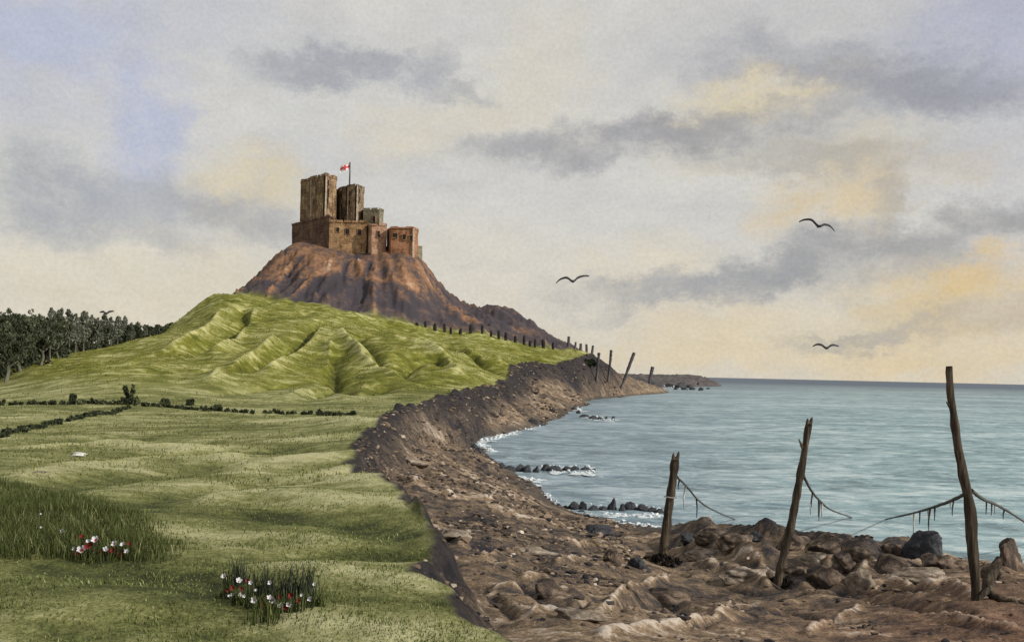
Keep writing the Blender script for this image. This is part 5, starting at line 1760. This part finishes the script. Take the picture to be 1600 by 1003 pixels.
CREAM, GREY, LILAC = 'c', 'g', 'l'
blobs = [
    # x, y, half width, half height, tilt (deg, up to the right), strength, colour
    (40, 70, 210, 130, 0, .85, (182, 189, 214)), (240, 205, 75, 105, 0, .85, (180, 187, 213)), (300, 20, 180, 50, 0, .4, (190, 195, 212)),
    (1560, 60, 240, 110, 0, .8, (176, 180, 202)), (1590, 330, 90, 150, 0, .5, (196, 198, 210)), (1130, 60, 260, 70, 10, .5, (188, 188, 192)),
    (60, 170, 120, 60, 0, .3, (215, 207, 190)),
    (390, 298, 98, 82, 0, 1.0, (216, 203, 172)), (700, 190, 160, 70, 15, .75, (218, 209, 186)), (850, 110, 80, 130, 20, .6, (216, 208, 190)),
    (160, 440, 280, 70, 0, .85, (217, 208, 188)), (380, 430, 120, 50, 0, .6, (216, 206, 186)), (1180, 150, 160, 48, 6, .95, (222, 208, 170)), (1120, 235, 130, 36, 0, .55, (214, 205, 184)),
    (1300, 300, 120, 62, 12, .95, (218, 198, 156)), (1330, 235, 130, 45, 5, .6, (206, 194, 164)), (1000, 420, 130, 62, 0, .8, (223, 212, 190)), (1470, 480, 170, 60, 5, .9, (216, 194, 148)),
    (1180, 535, 380, 60, 4, .8, (221, 209, 182)), (1500, 280, 100, 30, 10, .5, (212, 200, 176)), (1540, 440, 100, 40, 10, .7, (220, 190, 130)), (750, 420, 160, 90, 0, .6, (222, 214, 198)), (1230, 110, 110, 18, 5, .45, (190, 175, 150)),
    (530, 98, 165, 33, 0, .9, (158, 161, 168)), (720, 126, 62, 18, -5, .7, (166, 168, 170)), (650, 85, 80, 22, 5, .6, (158, 160, 166)),
    (60, 285, 130, 75, 0, .85, (164, 167, 173)), (230, 320, 250, 62, -4, .8, (167, 170, 179)), (400, 350, 140, 38, -8, .75, (170, 170, 172)), (120, 350, 170, 36, 0, .5, (176, 176, 178)), (270, 395, 60, 22, -15, .5, (176, 174, 168)),
    (940, 215, 210, 42, 12, .9, (156, 156, 158)), (1060, 195, 110, 40, 0, .7, (150, 150, 152)), (1210, 190, 140, 34, 0, .85, (158, 157, 156)), (800, 235, 110, 26, 10, .7, (166, 166, 166)), (1260, 245, 160, 28, -4, .7, (172, 168, 158)),
    (1290, 90, 200, 46, -6, .85, (160, 161, 166)), (1400, 135, 150, 56, -8, .9, (154, 155, 160)), (1530, 140, 110, 48, -4, .75, (156, 157, 164)), (1400, 260, 140, 40, 0, .4, (178, 174, 166)),
    (1010, 462, 180, 28, 4, .85, (164, 165, 166)), (1160, 440, 130, 32, 10, .9, (158, 160, 163)), (1260, 405, 150, 42, 12, .9, (156, 157, 159)), (1420, 385, 190, 44, 10, .85, (158, 158, 158)), (1560, 360, 120, 40, 10, .8, (160, 160, 158)), (1400, 430, 150, 28, 10, .6, (172, 168, 160)),
    (1320, 520, 120, 16, 10, .8, (170, 168, 162)), (1500, 500, 160, 22, 8, .65, (186, 176, 158)), (1420, 500, 90, 20, 0, .5, (178, 174, 166)), (1370, 320, 30, 70, -40, .5, (165, 155, 140)),
    (1250, 560, 420, 36, 0, .7, (224, 208, 176)), (1480, 545, 200, 40, 5, .7, (224, 204, 164)), (1130, 500, 160, 40, 5, .6, (222, 206, 176)),
    (560, 40, 300, 36, 0, .4, (200, 200, 202)), (180, 520, 260, 40, 0, .5, (220, 212, 196)),
]
bn = nt.noise(flatv, 17.0, 8, 0.68, 0.3, scalevec=(0.75, 1.3, 1))
brk = nt.maprange(bn, 0.34, 0.56, 0.48, 1.0, True)
brk_c = nt.maprange(bn, 0.64, 0.42, 0.5, 1.0, True)
for (x, y, hw, hh, tilt, st, c) in blobs:
    a, b = ab(x, y)
    azc = math.atan(a)
    elc = math.atan(-b / math.sqrt(1 + a * a))
    mp = nt.node('ShaderNodeMapping', vector_type='TEXTURE')
    nt.link(warp, mp.inputs[0])
    mp.inputs['Location'].default_value = (azc, elc, 0)
    mp.inputs['Rotation'].default_value = (0, 0, math.radians(tilt))
    mp.inputs['Scale'].default_value = (hw / F, hh / F, 1)
    ln = nt.node('ShaderNodeVectorMath', operation='LENGTH'); nt.link(mp.outputs[0], ln.inputs[0])
    cream = c[0] - c[2] > 25
    f = nt.maprange(ln.outputs['Value'], 1.25, 0.25, 0, st * (0.85 if cream else 0.88), True)
    f = nt.math('MULTIPLY', f, brk_c if cream else brk)
    col = nt.mix(f, col, lin(c[0] + 2, c[1] + 1, c[2] + (2 if c[2] < 172 else 0)))
# fine granulation of the vapour
gr = nt.noise(flatv, 260.0, 4, 0.75)
gr2 = nt.noise(flatv, 34.0, 4, 0.6, scalevec=(0.7, 1.2, 1))
k = nt.math('ADD', nt.math('MULTIPLY', nt.math('SUBTRACT', gr, .5), .40), nt.math('MULTIPLY', nt.math('SUBTRACT', gr2, .5), .22))
hs = nt.node('ShaderNodeVectorMath', operation='SCALE'); nt.link(col, hs.inputs[0]); nt.link(nt.math('ADD', k, 1.0), hs.inputs['Scale'])
clouds = hs.outputs[0]
sk = nt.node('ShaderNodeVectorMath', operation='SCALE'); nt.link(sky.outputs[0], sk.inputs[0]); sk.inputs['Scale'].default_value = 0.10
final = nt.mix(0.92, sk.outputs[0], clouds)
nt.link(final, bgn.inputs['Color'])
bgn.inputs['Strength'].default_value = 1.0

sun_d = bpy.data.lights.new('sun', 'SUN')
sun_d.energy = 4.2
sun_d.angle = math.radians(1.5)
sun_d.color = (1.0, 0.93, 0.82)
sun = bpy.data.objects.new('sun', sun_d)
COL.objects.link(sun)
sv = Vector((math.sin(SUN_AZ) * math.cos(SUN_EL), math.cos(SUN_AZ) * math.cos(SUN_EL), math.sin(SUN_EL)))
sun.rotation_euler = sv.to_track_quat('Z', 'Y').to_euler()
sun.location = sv * 200

scene.render.engine = 'CYCLES'
scene.view_settings.view_transform = 'Standard'
scene.view_settings.look = 'None'
scene.view_settings.exposure = 0.0
scene.view_settings.gamma = 1.0
scene.cycles.max_bounces = 5
scene.cycles.use_denoising = True
